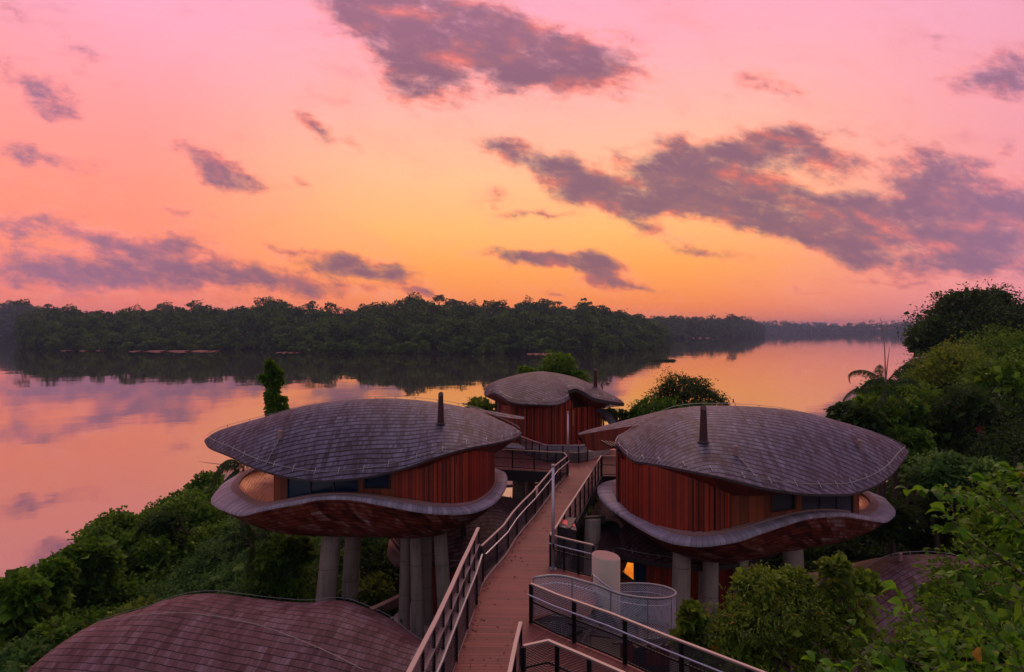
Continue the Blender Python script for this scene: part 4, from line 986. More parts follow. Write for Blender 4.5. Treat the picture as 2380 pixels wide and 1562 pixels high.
LD, RD_ = low_house('smooth domed roof of pink brown shingles half hidden by leaves at the lower right',
  [D(1830,1560,24), D(1900,1640,22.8), D(2020,1690,22.2), D(2150,1700,22.2), D(2280,1660,22.8), D(2400,1560,24.5), D(2450,1480,26)],
  [D(1830,1480,25.8), D(1900,1415,27.3), D(1950,1375,28.4), D(1987.6,1350,29), D(2020,1329.6,29.6), D(2049,1310.5,30), D(2093,1293,30.4), D(2137,1288.5,30.5), D(2181,1288.5,30.5), D(2225,1294,30.3), D(2280,1310,30), D(2360,1350,29), D(2450,1420,27.5)],
  [Vector((10.5,25,4)), Vector((12,30,4)), Vector((17,36,4)), Vector((22,35,4)), Vector((24,28,5))], nS=110)
r = RD_.G[RD_.nT+1, 3:-3]; mb = MB(); mb.tube([Vector(p)+Vector((0,0,.14)) for p in r], .016, 4)
for k in range(0, len(r), 5): mb.tube([Vector(r[k]), Vector(r[k])+Vector((0,0,.16))], .022, 4)
mb.build('lightning_cable', M['wire'], LD); finial(LD, RD_, 2092, 1303)
wall_run('timber_wall', LD, [(13,27), (16,24.5), (21,25), (23,27)], 1, RD_, 'timber', ztop=4.5)

LF, RF = low_house('small distant peaked shingle roof poking out of the trees at the lake edge',
  [D(2122,836.6,82), D(2140,846,79), D(2165,848,78), D(2185,846,78), D(2200,842,80)],
  [D(2122,836.6,82), D(2140,829,83), D(2158,826,84), D(2178,832,83), D(2200,842,80)],
  [Vector((52.6,82,14.1)), Vector((54,86,13)), Vector((56,87,13)), Vector((55.6,80,13.7))], mat='roof_far', nS=40, nT=8)
wall_run('timber_wall', LF, [(53.2,82), (54.5,80.5), (56.5,80.5)], 3, RF, 'timber', ztop=13.2)
# ------------------------------------------------------------------ elevated walkway
ZD = 9.0
def poly_deck(mb, pts, z, udir, thick=.05):
    """flat deck area; planks lie across udir"""
    d = Vector((udir[0], udir[1])).normalized(); vs = [(p[0], p[1], z) for p in pts]; n = len(vs)
    uv = [(p[0]*d.x+p[1]*d.y+100, -p[0]*d.y+p[1]*d.x) for p in pts]
    mb.add(vs, [tuple(range(n))], uv)
    mb.add([(p[0], p[1], z) for p in pts]+[(p[0], p[1], z-thick) for p in pts], [(i, n+i, n+(i+1) % n, (i+1) % n) for i in range(n)], uv+uv)
Lx = [(-2.35,9.5), (-1.95,13), (-1.62,16.5), (-1.5,17.7), (-1.34,19.2), (-1.15,21.75), (-.79,23.3), (-.29,24.97), (.09,26.8), (.55,28.5), (1.03,30.1), (1.88,33.4), (2.56,36.1), (3.45,39.2)]
Rx = [(-.30,9.5), (-.15,13), (.02,16.5), (.10,17.7), (.40,19.2), (.95,21.75), (1.32,23.3), (1.72,24.9), (2.25,26.9), (2.70,28.5), (3.14,30.1), (4.04,33.4), (4.76,36.1), (5.55,38.9)]
WK = thing('footbridge', 'elevated boardwalk of red brown deck boards running between the raised pods', 'footbridge')
mb = MB(); Ls = spline([(a, b, 0) for a, b in Lx], 80); Rs = spline([(a, b, 0) for a, b in Rx], 80); u = 0
vs = []; uv = []
for k in range(80):
    if k: u += (np.linalg.norm(Ls[k]-Ls[k-1])+np.linalg.norm(Rs[k]-Rs[k-1]))/2
    for t in (0, .33, .66, 1):
        p = Ls[k]*(1-t)+Rs[k]*t; vs.append((p[0], p[1], ZD)); uv.append((u, t*2))
mb.add(vs, [(4*k+j, 4*k+j+1, 4*k+j+5, 4*k+j+4) for k in range(79) for j in range(3)], uv)
mb.build('deck', M['deck'], WK, uv=True)
# landing by the spiral stair, lower terrace to the right, the platform at the far end
mb = MB(); poly_deck(mb, [(.40,19.2), (.66,19.4), (1.3,19.9), (2.4,19.6), (2.85,20.9), (2.95,22.75), (1.44,23.84), (.95,21.75)], ZD-.004, (.05,1))
mb.build('landing', M['deck'], WK, uv=True)
mb = MB(); poly_deck(mb, [(.02,16.5), (.10,17.7), (.40,19.2), (.66,19.35), (1.35,18.5), (2.75,17.35), (3.95,16.1), (5.0,15.2), (6.8,13.4), (6.2,11.0), (2.5,14.2), (1.65,15.1), (.95,15.75), (.3,15.6)], ZD-.006, (.80,-.60))
mb.build('side_deck', M['deck'], WK, uv=True)
mb = MB(); poly_deck(mb, [(-4.5,41.4), (3.45,39.6), (3.45,39.1), (5.55,38.8), (9.5,38.4), (9.5,47), (-4.5,47.5)], ZD-.005, (1,.02))
mb.build('platform_deck', M['deck'], WK, uv=True)
for ed in ([Vector(p)+Vector((-.06,0,ZD-.22)) for p in Ls[::3]], [Vector(p)+Vector((.06,0,ZD-.22)) for p in Rs[::3]]):
    mb = MB(); mb.path(ed, .10, .42); mb.build('edge_beam', M['beam'], WK)
mb = MB(); mb.path([(-4.5,41.35,ZD-.36), (3.4,39.5,ZD-.36)], .12, .70); mb.build('edge_beam', M['beam'], WK)
mb = MB(); mb.path([(5.6,38.75,ZD-.30), (9.5,38.35,ZD-.30)], .12, .56); mb.build('edge_beam', M['beam'], WK)
mb = MB(); mb.path([(.35,19.15,ZD-.2), (.7,19.35,ZD-.2), (1.4,18.45,ZD-.2), (2.8,17.3,ZD-.2), (4.0,16.05,ZD-.2), (5.05,15.15,ZD-.2), (6.85,13.4,ZD-.2)], .1, .36); mb.build('edge_beam', M['beam'], WK)
# fine kerb strip where leaves gather
mb = MB(); mb.path([Vector(p)+Vector((.05,0,ZD+.03)) for p in Ls[::2]], .07, .06); mb.build('kerb', M['curb'], WK)
for (x, Y, r_) in ((1375, 31.5, .40), (1205, 41.8, .42), (1262, 42.0, .36), (1318, 36, .3), (1150, 24, .3)):
    bt = D(x-4, 1200, Y); column(WK, (bt.x+.15, Y, ZD-.5), (bt.x, Y, .7), r_, r_*1.05)
mb = MB(); mb.path([(1.7,31.2,ZD-.6), (4.7,31.8,ZD-.6)], .3, .36); mb.path([(-.6,24,ZD-.6), (1.6,24.6,ZD-.6)], .3, .36); mb.build('cross_beam', M['beam'], WK)

def railing(label, pts, z0, h=1.2, sp=1.55, panel='mesh_dark', hand=None, mid=True, capw=.072, postw=.09, louvre=0, group='metal railings along the decks', lower=None, first=True, last=True, capmat='rail'):
    """posts, capping, handrail and expanded-metal bays along a plan polyline"""
    T = thing('railing', label, 'railing', group)
    P = [Vector((a, b, 0)) for a, b in pts]
    zf_ = z0 if callable(z0) else (lambda t: z0)
    mb = MB(); mb.path([p+Vector((0, 0, zf_(0)+h)) for p in P], capw, .045); mb.build('top_rail', M[capmat], T)
    if hand:
        q = [p.copy() for p in P]; mb = MB(); out = []
        for k, p in enumerate(q):
            a = q[max(k-1, 0)]; b = q[min(k+1, len(q)-1)]; t = (b-a).normalized(); nn = Vector((-t.y, t.x, 0))*hand
            out.append(p+nn+Vector((0, 0, zf_(0)+.92)))
        mb.tube(out, .025, 6); mb.build('handrail', M['steel'], T)
    # posts at even spacing
    d = [0]
    for k in range(1, len(P)): d.append(d[-1]+(P[k]-P[k-1]).length)
    n = max(1, round(d[-1]/sp)); at = []
    for i in range(n+1):
        s_ = d[-1]*i/n; k = max(j for j in range(len(d)) if d[j] <= s_+1e-6); k = min(k, len(P)-2)
        t = (s_-d[k])/(d[k+1]-d[k]); p = P[k].lerp(P[k+1], t); dr = (P[k+1]-P[k]).normalized(); at.append((p, dr, k))
    for i, (p, dr, k) in enumerate(at):
        if (i == 0 and not first) or (i == n and not last): continue
        mb = MB(); mb.box((p.x, p.y, zf_(0)+h/2-.14), (.025, postw, h+.24), math.atan2(dr.y, dr.x)+0); mb.box((p.x, p.y, zf_(0)+h/2-.14), (postw, .02, h+.22), math.atan2(dr.y, dr.x)); mb.build('post', M['black'], T)
    for i in range(n):
        a, b = at[i][0], at[i+1][0]; seq = [a]+[P[j] for j in range(at[i][2]+1, at[i+1][2]+1) if (P[j]-a).length > .02 and (P[j]-b).length > .02]+[b]
        vs = []; uv = []; fs = []; u0 = 0
        for j, p in enumerate(seq):
            if j: u0 += (p-seq[j-1]).length
            vs += [(p.x, p.y, zf_(0)+.05), (p.x, p.y, zf_(0)+h-.05)]; uv += [(u0, 0), (u0, h)]
            if j: fs.append((2*j-2, 2*j, 2*j+1, 2*j-1))
        mesh_obj('mesh_panel', vs, fs, M[panel], T, False, uvv=uv)
    if mid:
        mb = MB(); mb.path([p+Vector((0, 0, zf_(0)+h*.55)) for p in P], .03, .05); mb.build('mid_rail', M['black'], T)
    mb = MB(); mb.path([p+Vector((0, 0, zf_(0)+.06)) for p in P], .03, .05); mb.build('bottom_rail', M['black'], T)
    for q in range(louvre):
        mb = MB(); zz = zf_(0)+h*(.42+.29*q); mb.path([p+Vector((0, 0, zz)) for p in P], .12, .02); mb.build('louvre', M['louvre'], T)
    return T
# left side of the walkway
railing('long railing on the left boardwalk edge from the tall screen to the far lamp post', [(-1.1,22.6), (-.84,23.4), (-.34,24.97), (.04,26.8), (.50,28.5), (.98,30.1), (1.83,33.4), (2.51,36.1), (3.40,38.7)], ZD, 1.2, 1.6, 'mesh_dark', hand=-.16, mid=False)
railing('tall louvred screen railing on the near left edge of the boardwalk', [(-2.6,9.8), (-2.2,12.2), (-1.85,15.2), (-1.66,17.2), (-1.52,18.9), (-1.38,20.3), (-1.2,22.3)], ZD, 1.95, 1.05, 'mesh_grey', mid=False, louvre=2, capw=.115)
railing('low grey handrail with black posts in front of the tall louvred screen', [(-2.4,9.8), (-2.02,12.2), (-1.68,15.2), (-1.5,17.2), (-1.34,18.9), (-1.18,20.5), (-1.06,22.3)], ZD, 1.0, 1.8, 'mesh_grey', mid=False, capw=.05, capmat='steel', postw=.12)
# right side
railing('handrail on the right edge of the boardwalk beside the long red pod wall', [(1.47,23.9), (1.75,24.8), (2.29,26.9), (2.74,28.5), (3.18,30.1), (4.08,33.4), (4.80,36.1), (5.52,38.8)], ZD, 1.2, 1.35, 'mesh_grey', mid=True)
railing('short mesh railing between the near lamp post and the cream column', [(1.46,23.84), (2.2,23.25), (2.95,22.7)], ZD, 1.2, .75, 'mesh_dark', hand=-.14, mid=True)
railing('railing along the front edge of the far left platform', [(-4.3,41.3), (-.3,40.85), (3.3,39.75), (3.42,38.8)], ZD, 1.2, 1.5, 'mesh_dark', mid=True)
railing('railing on the front edge of the far right platform, under the pod roof tip', [(5.56,38.75), (7.5,38.55), (9.4,38.3)], ZD, 1.2, 1.9, 'mesh_dark', mid=True)
railing('double grey handrail bending round the dark planter before the far pod', [(.6,46.2), (1.4,44.3), (2.35,42.4), (4.7,42.3), (5.2,43.0)], ZD, 1.2, 1.1, 'mesh_dark', hand=.12, mid=False, capmat='steel', capw=.06)
# lower right rails
railing('long beige capped railing slanting down past the spiral stair', [(.58,19.25), (1.33,18.45), (2.73,17.22), (3.93,15.98), (4.85,15.1), (6.7,13.3)], ZD, 1.2, 1.75, 'mesh_dark', hand=-.16, mid=True, capw=.085, postw=.14)
railing('bent mesh railing at the bottom edge, nearest of the low railings', [(.28,15.45), (.91,15.72), (1.65,15.06), (2.52,14.25), (4.6,12.2)], ZD, 1.2, 1.05, 'mesh_dark', mid=True, capw=.085, postw=.13)
railing('railing seen end on that divides the boardwalk from the side deck', [(.23,16.7), (.08,15.5), (-.06,14.2), (-.3,11)], ZD, 1.2, 1.4, 'mesh_dark', mid=True, capw=.10)
# planter under the far pod
mb = MB(); pl = [(1.0,45.6), (2.5,43.1), (4.5,42.9), (5.6,43.6), (7.2,46), (6.5,50), (0,50), (-.5,47)]
n = len(pl); mb.add([(a, b, ZD+.0) for a, b in pl]+[(a, b, ZD+.55) for a, b in pl]+[(a*.9+.3, b*.9+4.7, ZD+.55) for a, b in pl]+[(a*.9+.3, b*.9+4.7, ZD+.35) for a, b in pl], [(k*n+i, k*n+(i+1) % n, (k+1)*n+(i+1) % n, (k+1)*n+i) for k in range(3) for i in range(n)]+[tuple(range(3*n, 4*n))])
o = mb.build('planter', M['concrete']); tag(o, 'low dark planter wall at the foot of the far pod', 'planter')

# lamp posts
def lamp(label, x, Y, h):
    T = thing('lamp_post', label, 'lamp post', 'slim metal lamp posts on the walkway'); X = (x-CX)/F*Y
    mb = MB(); mb.tube([(0,0,0), (0,0,h*.5), (0,0,h)], [.075, .06, .045], 12); mb.build('pole', M['steel'], T, True)
    mb = MB(); mb.tube([(0,0,h), (0,0,h+.04), (0,0,h+.09)], [.065, .07, .055], 12); mb.build('cap', M['wire'], T, True)
    mb = MB(); mb.box((0, -.075, .85), (.06, .02, .22)); mb.build('access_hatch', M['black'], T)
    mb = MB(); mb.box((0, 0, .01), (.24, .24, .02)); mb.build('base_plate', M['steel'], T)
    T.location = (X, Y, ZD); return T
lamp('tall silver pole beside the short mesh railing, nearer of the two lamp posts', 1285.5, 23.6, 3.85)
lamp('tall silver pole at the far corner of the walkway in front of the far pod', 1320, 38.9, 3.85)
# red hose cabinet on the right hand railing
T = thing('hose_cabinet', 'mesh fronted cabinet with a red sloping panel hung outside the boardwalk railing', 'cabinet')
a = D(1305, 1190, 26.2); mb = MB(); mb.box((a.x+.25, a.y, ZD+.35), (.5, 1.4, 1.2), -.27); mb.build('body', M['beam'], T)
mb = MB(); c = Vector((a.x+.25, a.y, ZD+1.0)); mb.add([c+Vector((-.28,-.75,-.02)), c+Vector((.30,-.75,-.15)), c+Vector((.34,.75,-.15)), c+Vector((-.20,.75,-.02))], [(0,1,2,3)], [(0,0),(.6,0),(.6,1.5),(0,1.5)]); mb.build('mesh_lid', M['mesh_grey'], T, uv=True)
mb = MB(); mb.add([c+Vector((-.24,-.35,.0)), c+Vector((.28,-.35,-.12)), c+Vector((.30,.30,-.12)), c+Vector((-.20,.30,.0))], [(0,1,2,3)]); mb.build('red_panel', M['red'], T)

# ------------------------------------------------------------------ spiral stair
CXY = (3.28, 21.85)
T = thing('cream_column', 'thick cream rendered column with a flat slanted top inside the spiral stair', 'column')
mb = MB(); n = 48; vs = []
for (z, r, s_) in ((.8, .50, 0), (5, .50, 0), (10.10, .49, 1), (10.14, .46, 1)):
    for k in range(n):
        an = 2*PI*k/n; vs.append((CXY[0]+math.cos(an)*r, CXY[1]+math.sin(an)*r, z-(math.cos(an)*r*.12 if s_ else 0)))
fs = [(i*n+k, i*n+(k+1) % n, (i+1)*n+(k+1) % n, (i+1)*n+k) for i in range(3) for k in range(n)]
mb.add(vs, fs); mb.build('shaft', M['paint'], T, True)
mb = MB(); mb.add(vs[-n:], [tuple(range(n))]); mb.build('cap', M['curb'], T)
ST = thing('spiral_stair', 'curving metal stair with silver mesh balustrade winding down round the cream column', 'staircase')
# outer rail: leaves the landing, then winds down
HP = [(-.04, 10.2), ]
rail = [Vector((.67,19.7,10.2)), Vector((1.24,19.85,10.22)), Vector((1.74,19.72,10.22)), Vector((2.27,19.52,10.15)), Vector((2.65,19.5,10.05))]
def helix(a, z, r): return Vector((CXY[0]+math.cos(R(a))*r, CXY[1]+math.sin(R(a))*r, z))
for a in range(-90, 300, 12): rail.append(helix(a, 9.80-(a+90)*.0098, 2.36 if a < 0 else 2.34))
rs = [Vector(p) for p in spline(rail, 150)]
mb = MB(); mb.tube(rs, .04, 8); mb.build('outer_rail', M['wire'], ST, True)
mb = MB(); inn = [p+(Vector((CXY[0], CXY[1], p.z))-p).normalized()*.12-Vector((0,0,.28)) for p in rs]; mb.tube(inn, .02, 6); mb.build('handrail', M['steel'], ST, True)
H = 1.35
for i0 in range(0, 149, 10):
    seg = rs[i0:i0+11]; vs = []; uv = []; u = i0*.1
    for j, p in enumerate(seg):
        if j: u += (p-seg[j-1]).length
        for q in range(2): vs.append(p-Vector((0,0,H*q+.03))); uv.append((u, H*(1-q)))
    mesh_obj('mesh_panel', vs, [(2*j, 2*j+1, 2*j+3, 2*j+2) for j in range(len(seg)-1)], M['mesh_silver'], ST, True, uvv=uv)
    mb = MB(); p = rs[i0]; mb.tube([p, p-Vector((0,0,H+.1))], .022, 6); mb.build('baluster', M['steel'], ST)
mb = MB(); mb.path([p-Vector((0,0,H)) for p in rs], .03, .16); mb.build('stringer', M['steel'], ST)
for k in range(20):
    a0 = -150+k*19; z = 8.75-k*.186; mb = MB()
    pts = [helix(a0, z, .5), helix(a0, z, 2.25), helix(a0+18, z, 2.25), helix(a0+18, z, .5)]
    mb.add(pts+[p-Vector((0,0,.05)) for p in pts], [(0,1,2,3),(7,6,5,4),(0,4,5,1),(1,5,6,2),(2,6,7,3),(3,7,4,0)]); mb.build('tread', M['beam'], ST)
ir = [helix(a, 10.0-(a+150)*.0105, .92) for a in range(-128, 230, 9)]
ir = [helix(-128, 9.75, .95)+Vector((0,0,-.35))]+ir
mb = MB(); mb.tube(ir, .028, 8); mb.build('inner_rail', M['steel'], ST, True)
for k in range(1, len(ir), 2):
    mb = MB(); mb.tube([ir[k], ir[k]-Vector((0,0,1.1))], .012, 5); mb.build('baluster', M['steel'], ST)
# pale path far below and the strip beside the columns
def slab(pts, z, mat, name='path'):
    mb = MB(); n = len(pts); mb.add([(a, b, z) for a, b in pts]+[(a, b, z-.25) for a, b in pts], [tuple(range(n))]+[(i, n+i, n+(i+1) % n, (i+1) % n) for i in range(n)])
    return tag(mb.build(name, M[mat]), None, kind='structure')
def pz(x, y, z): p = Dz(x, y, z); return (p.x, p.y)
slab([pz(1160,1128,4.6), pz(1262,1122,4.6), pz(1268,1098,4.6), pz(1158,1098,4.6)], 4.6, 'curb')
slab([pz(900,1442,1.6), pz(958,1400,1.6), pz(1040,1400,1.6), pz(1040,1500,1.6), pz(930,1500,1.6)], 1.62, 'white')
mb = MB(); a, b = Dz(862,1425,1.9), Dz(948,1385,1.9); mb.path([a, b], .35, .5); tag(mb.build('kerb', M['curb']), None, kind='structure')
# ------------------------------------------------------------------ undergrowth (uncountable)
def undergrowth(name, label, pts, hfun, mat, seed, ncl, nlf, L, asp=.45, rr=(1.2, 2.1), up=.6, cat='undergrowth'):
    g = np.random.default_rng(seed); pts = np.array(pts, float); n = len(pts)
    gz = ground_z(pts[:, 0], pts[:, 1]); top = np.array([hfun(a, b) for a, b in pts])+g.uniform(-.9, .8, n)
    R_ = g.uniform(*rr, n); RZ = R_*g.uniform(.75, 1.1, n)
    C = np.stack([pts[:, 0], pts[:, 1], top-RZ], 1)
    V, Fc = blob_leaves(g, C, R_, RZ, ncl, nlf, L, asp, .4, -.9, .13, up, .3)
    V2, F2 = blob_leaves(g, C-np.array([0, 0, .35]), R_*.8, RZ*.8, 60, 3, L*3, .8, .2, -.9, .1, up, .1)
    return tag(mesh_obj(name, np.concatenate([V, V2]), np.concatenate([Fc, F2+len(V)]), mat), label, cat, kind='stuff')
g0 = np.random.default_rng(5)
def scatter(x0, x1, y0, y1, s, ok):
    out = []
    for a in np.arange(x0, x1, s):
        for b in np.arange(y0, y1, s):
            p = (a+g0.uniform(-.4, .4)*s, b+g0.uniform(-.4, .4)*s)
            if ok(*p): out.append(p)
    return out
def hL(x, y):
    return 2.8+.8*float(vnoise(np.array(x), np.array(y), .22, 9))+.9*smooth01(-21, -27, np.array(x))+.9*float(smooth01(36, 46, np.array(y)))
okL = lambda x, y: x > -28.8 and not (-19 < x < -2 and 18.5 < y < 29.5) and not (x > -8.5 and y > 30.5 and y < 46 and x > -9) and y < 58
pl = scatter(-29, -7, 13, 58, 1.75, okL)
pa = [p for p in pl if p[0] < -21.5 or p[1] < 20]; pb = [p for p in pl if not (p[0] < -21.5 or p[1] < 20)]
undergrowth('shore_shrubs', 'mass of broad leaved shrubs along the lake edge at the left', pa, hL, M['leaf'], 71, 300, 7, .30, .75, (1.2, 2.0))
undergrowth('slope_creepers', 'mass of ferny green creepers on the slope behind the near low roof', pb, hL, M['leaf_fern'], 72, 330, 9, .24, .38, (1.2, 2.0))
okM = lambda x, y: (x < 6.5 or x > 20) and not (-19 < x < -2 and 18.5 < y < 29.5) and not (x > 6 and y > 52)
pm = scatter(-9, 22, 29, 57, 2.0, lambda x, y: not (-8 < x < 2.4 and 33.5 < y < 46) and not (3.5 < x < 15.5 and 29 < y < 44) and y < 57)
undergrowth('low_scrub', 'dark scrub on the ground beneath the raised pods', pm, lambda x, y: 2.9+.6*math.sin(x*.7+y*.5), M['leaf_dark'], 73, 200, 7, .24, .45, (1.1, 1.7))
pr = scatter(14, 60, 16, 62, 2.3, lambda x, y: not (11 < x < 25 and 21 < y < 37) and x < 20+(y)*.75 and y < 55+max(0, x-34)*1.3)
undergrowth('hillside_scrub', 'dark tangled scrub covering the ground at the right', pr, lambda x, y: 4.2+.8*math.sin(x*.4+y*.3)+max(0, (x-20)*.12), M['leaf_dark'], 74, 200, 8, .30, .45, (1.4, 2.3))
pf = scatter(42, 120, 58, 135, 5.5, lambda x, y: y < 50+(x-34)*1.4 and x < y*.85+25)
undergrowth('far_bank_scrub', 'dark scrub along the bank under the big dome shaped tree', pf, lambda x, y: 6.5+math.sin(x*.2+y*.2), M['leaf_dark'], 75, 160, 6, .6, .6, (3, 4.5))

# ------------------------------------------------------------------ trees and shrubs one can tell apart
def tree(name, label, cat, blobs, mat, seed, dens=1.0, L=.3, asp=.42, nlf=10, lump=.4, trunk=True, spread=.12, core=True, group=None, limbs=5, droop=.3, up=.5, low=-.5):
    """blobs: [(centre, rx, rz)]"""
    T = thing(name, label, cat, group); g = np.random.default_rng(seed)
    Vs = []; Fs = []; o = 0
    for c, rx, rz in blobs:
        area = 2*PI*rx*(rx+rz)/2; ncl = max(12, int(dens*area*1.25/(L*L*asp*.5*nlf)*.9))
        V, Fc = blob_leaves(g, np.array([list(c)]), np.array([rx]), np.array([rz]), ncl, nlf, L, asp, lump, low, spread, up, droop)
        Vs.append(V); Fs.append(Fc+o); o += len(V)
        if core:
            V, Fc = blob_leaves(g, np.array([list(c)]), np.array([rx*.74]), np.array([rz*.74]), int(60+area*1.5), 3, L*2.2, .7, .3, -.8, .1, .5, .2)
            Vs.append(V); Fs.append(Fc+o); o += len(V)
    mesh_obj('crown', np.concatenate(Vs), np.concatenate(Fs), mat, T)
    if trunk:
        c, rx, rz = blobs[0]; mb = MB(); gz = max(.3, float(ground_z(c[0], c[1]))-.3)
        r = .05+.035*rx*1.6; trunk_mb(mb, (c[0], c[1], gz), (c[0], c[1], c[2]+rz*.2), r*1.5, r*.6, .3, g, limbs, rx*.6)
        for c2, rx2, rz2 in blobs[1:]:
            s = Vector((c[0], c[1], max(gz+.4, c2[2]-rz2-1.0))); e = Vector(c2); mb.tube([s, s.lerp(e, .55)+Vector((0, 0, -.1*rx2)), e], [r*.8, r*.5, r*.2], 6)
        mb.build('trunk', M['bark'], T, True)
    return T
# behind the far pod
tree('tree', 'small bright green round tree rising behind the roof of the far pod', 'tree', [(D(1300,856,57), 1.7, 1.6), (D(1268,875,57), 1.2, .9), (D(1335,880,57), 1.3, .9)], M['leaf'], 101, 1.1, .26, nlf=8)
tree('shrub', 'small shrub tip showing just left of the round tree above the far pod roof', 'shrub', [(D(1222,868,57), .65, .6)], M['leaf'], 102, 1, .22)
tree('shrub', 'thin drooping bush behind the chimney of the far pod', 'shrub', [(D(1399,893,55), .7, 1.1)], M['leaf_dark'], 103, .35, .16, core=False, lump=.5)
tree('shrub', 'yellow green bush between the left pod roof and the far pod', 'shrub', [(D(1112,948,54), 1.1, .9), (D(1145,962,54), .9, .8)], M['leaf_yel'], 104, 1, .22)
tree('tree', 'open dark branched tree against the bright water behind the right pod roof', 'tree', [(D(1590,905,51), 1.9, 1.35), (D(1630,925,51), 1.7, 1.1), (D(1552,925,51), 1.4, 1.0), (D(1672,945,51), .9, .8)], M['leaf_dark'], 105, 1.7, .22, core=False, lump=.5, asp=.5, nlf=6, spread=.15)
tree('shrub', 'dense green bush left of the dark branched tree', 'shrub', [(D(1515,952,49.5), 1.5, .9), (D(1560,950,49.5), 1.4, .8), (D(1488,962,49.5), .8, .6), (D(1620,955,49.5), 1.6, .7)], M['leaf'], 106, 1, .24)
tree('shrub', 'low ragged hedge plant on the far side of the deck beside the far pod', 'shrub', [(D(1440,972,52), 1.0, .7), (D(1470,975,52), .8, .5), (D(1415,965,53), .6, .6)], M['leaf_dark'], 107, .8, .2)
# vine covered snag with a bird on it
g = np.random.default_rng(8); bl = []
for k in range(14):
    y = 852+k*12; bl.append((D(628+3*math.sin(k*1.7)+k*1.1, y, 46)+Vector((0, g.uniform(-.2, .2), 0)), .33+.024*k+.07*math.sin(k*2.3), .60))
bl += [(D(610,880,46), .16, .2), (D(648,868,46), .15, .2), (D(652,885,46), .14, .2), (D(657,930,46), .17, .15), (D(661,950,46), .15, .15)]
SN = tree('vine_covered_trunk', 'dead trunk completely wrapped in green creeper rising behind the left pod roof', 'tree', bl, M['leaf'], 109, .9, .16, asp=.6, nlf=6, lump=.35, trunk=False, low=-1.2)
mb = MB(); c = bl[0][0]; mb.tube([(c.x+.2, c.y, .8), (c.x+.1, c.y, 8), (c.x, c.y, c.z+.3)], [.45, .35, .2], 10); mb.build('trunk', M['bark'], SN, True)
# bird
bt = thing('bird', 'small dark bird perched on top of the creeper covered trunk', 'bird'); bt.location = D(626, 836, 46)
mb = MB(); prof = [(-.24,.00,.012), (-.16,.02,.028), (-.08,.04,.05), (0,.06,.062), (.08,.08,.055), (.13,.10,.036), (.17,.12,.036), (.205,.125,.024), (.235,.122,.008)]
mb.tube([(x, 0, z+.06) for x, z, r in prof], [r for x, z, r in prof], 10); mb.build('body', M['bird'], bt, True)
for s_ in (-1, 1):
    mb = MB(); mb.add([(.09,.045*s_,.15), (-.05,.065*s_,.14), (-.22,.03*s_,.07), (-.08,.06*s_,.085), (.05,.055*s_,.10)], [(0,1,2,3,4)]); mb.build('wing', M['bird'], bt)
    mb = MB(); mb.tube([(.0,.02*s_,.07), (.01,.02*s_,.0), (.03,.02*s_,-.01)], .006, 5); mb.build('leg', M['curb'], bt)
mb = MB(); mb.add([(-.20,-.02,.06), (-.20,.02,.06), (-.34,.03,.02), (-.34,-.03,.02)], [(0,1,2,3)]); mb.build('tail', M['bird'], bt)
mb = MB(); mb.tube([(.232,0,.182), (.275,0,.176)], [.008, .001], 5); mb.build('beak', M['curb'], bt)
# big dome tree and its neighbours on the right
tree('dome_tree', 'huge dark dome shaped tree standing highest at the right edge against the sky', 'tree',
  [(D(2265,768,112), 9.5, 6.5), (D(2205,790,110), 6.5, 5.5), (D(2160,800,109), 4.5, 3.8), (D(2330,762,112), 9, 5.5), (D(2395,770,112), 9, 5.5), (D(2245,715,113), 5.5, 3.2), (D(2290,708,113), 5.0, 3.2), (D(2240,820,108), 5, 3.5)], M['leaf_dark'], 110, 1.2, .55, nlf=12, asp=.5, spread=.11, lump=.6)
RT = [('leafy dark tree in front of the small peaked roof at the lake edge', (2175,880,62), 4.2, 3.4, 'leaf_dark'),
 ('yellow green tree below the big dome tree, touching the right frame edge', (2350,830,66), 6, 4.2, 'leaf'),
 ('broad bright green tree in the middle of the right hand hillside', (2235,885,54), 5.0, 4.2, 'leaf_yel'),
 ('dark rounded tree between the palm and the roof tip of the right pod', (1995,990,41), 2.1, 1.9, 'leaf_dark'),
 ('dense tree directly behind the slender palm', (2055,965,43), 2.6, 2.0, 'leaf'),
 ('green tree right of the slender palm, hung with creeper', (2125,965,46), 3.4, 3.2, 'leaf'),
 ('tall creeper draped tree at the right frame edge below the yellow green tree', (2360,930,47), 5.2, 4.4, 'leaf'),
 ('wide creeper covered tree right of the crimson leaved climber', (2250,1000,43), 4.0, 3.6, 'leaf_dark'),
 ('small tree left of the crimson leaved climber', (2085,1040,40), 1.9, 2.0, 'leaf'),
 ('dark tree low on the slope at the right frame edge', (2360,1080,38), 3.8, 3.3, 'leaf_dark'),
 ('feathery green tree beside the right end of the right pod', (2165,1115,34), 1.9, 1.9, 'leaf_fern'),
 ('feathery green tree above the lime leaved branch', (2255,1120,33), 1.9, 1.7, 'leaf_fern'),
 ('dim bush under the right tip of the right pod bowl', (2075,1215,35), 1.7, 1.6, 'leaf_dark'),
 ('dim bush above the smooth domed roof', (2160,1235,36), 2.0, 1.6, 'leaf_dark'),
 ('small dark tree on the slope between the dim bushes and the lime branch', (2250,1220,33), 2.0, 1.8, 'leaf_dark')]
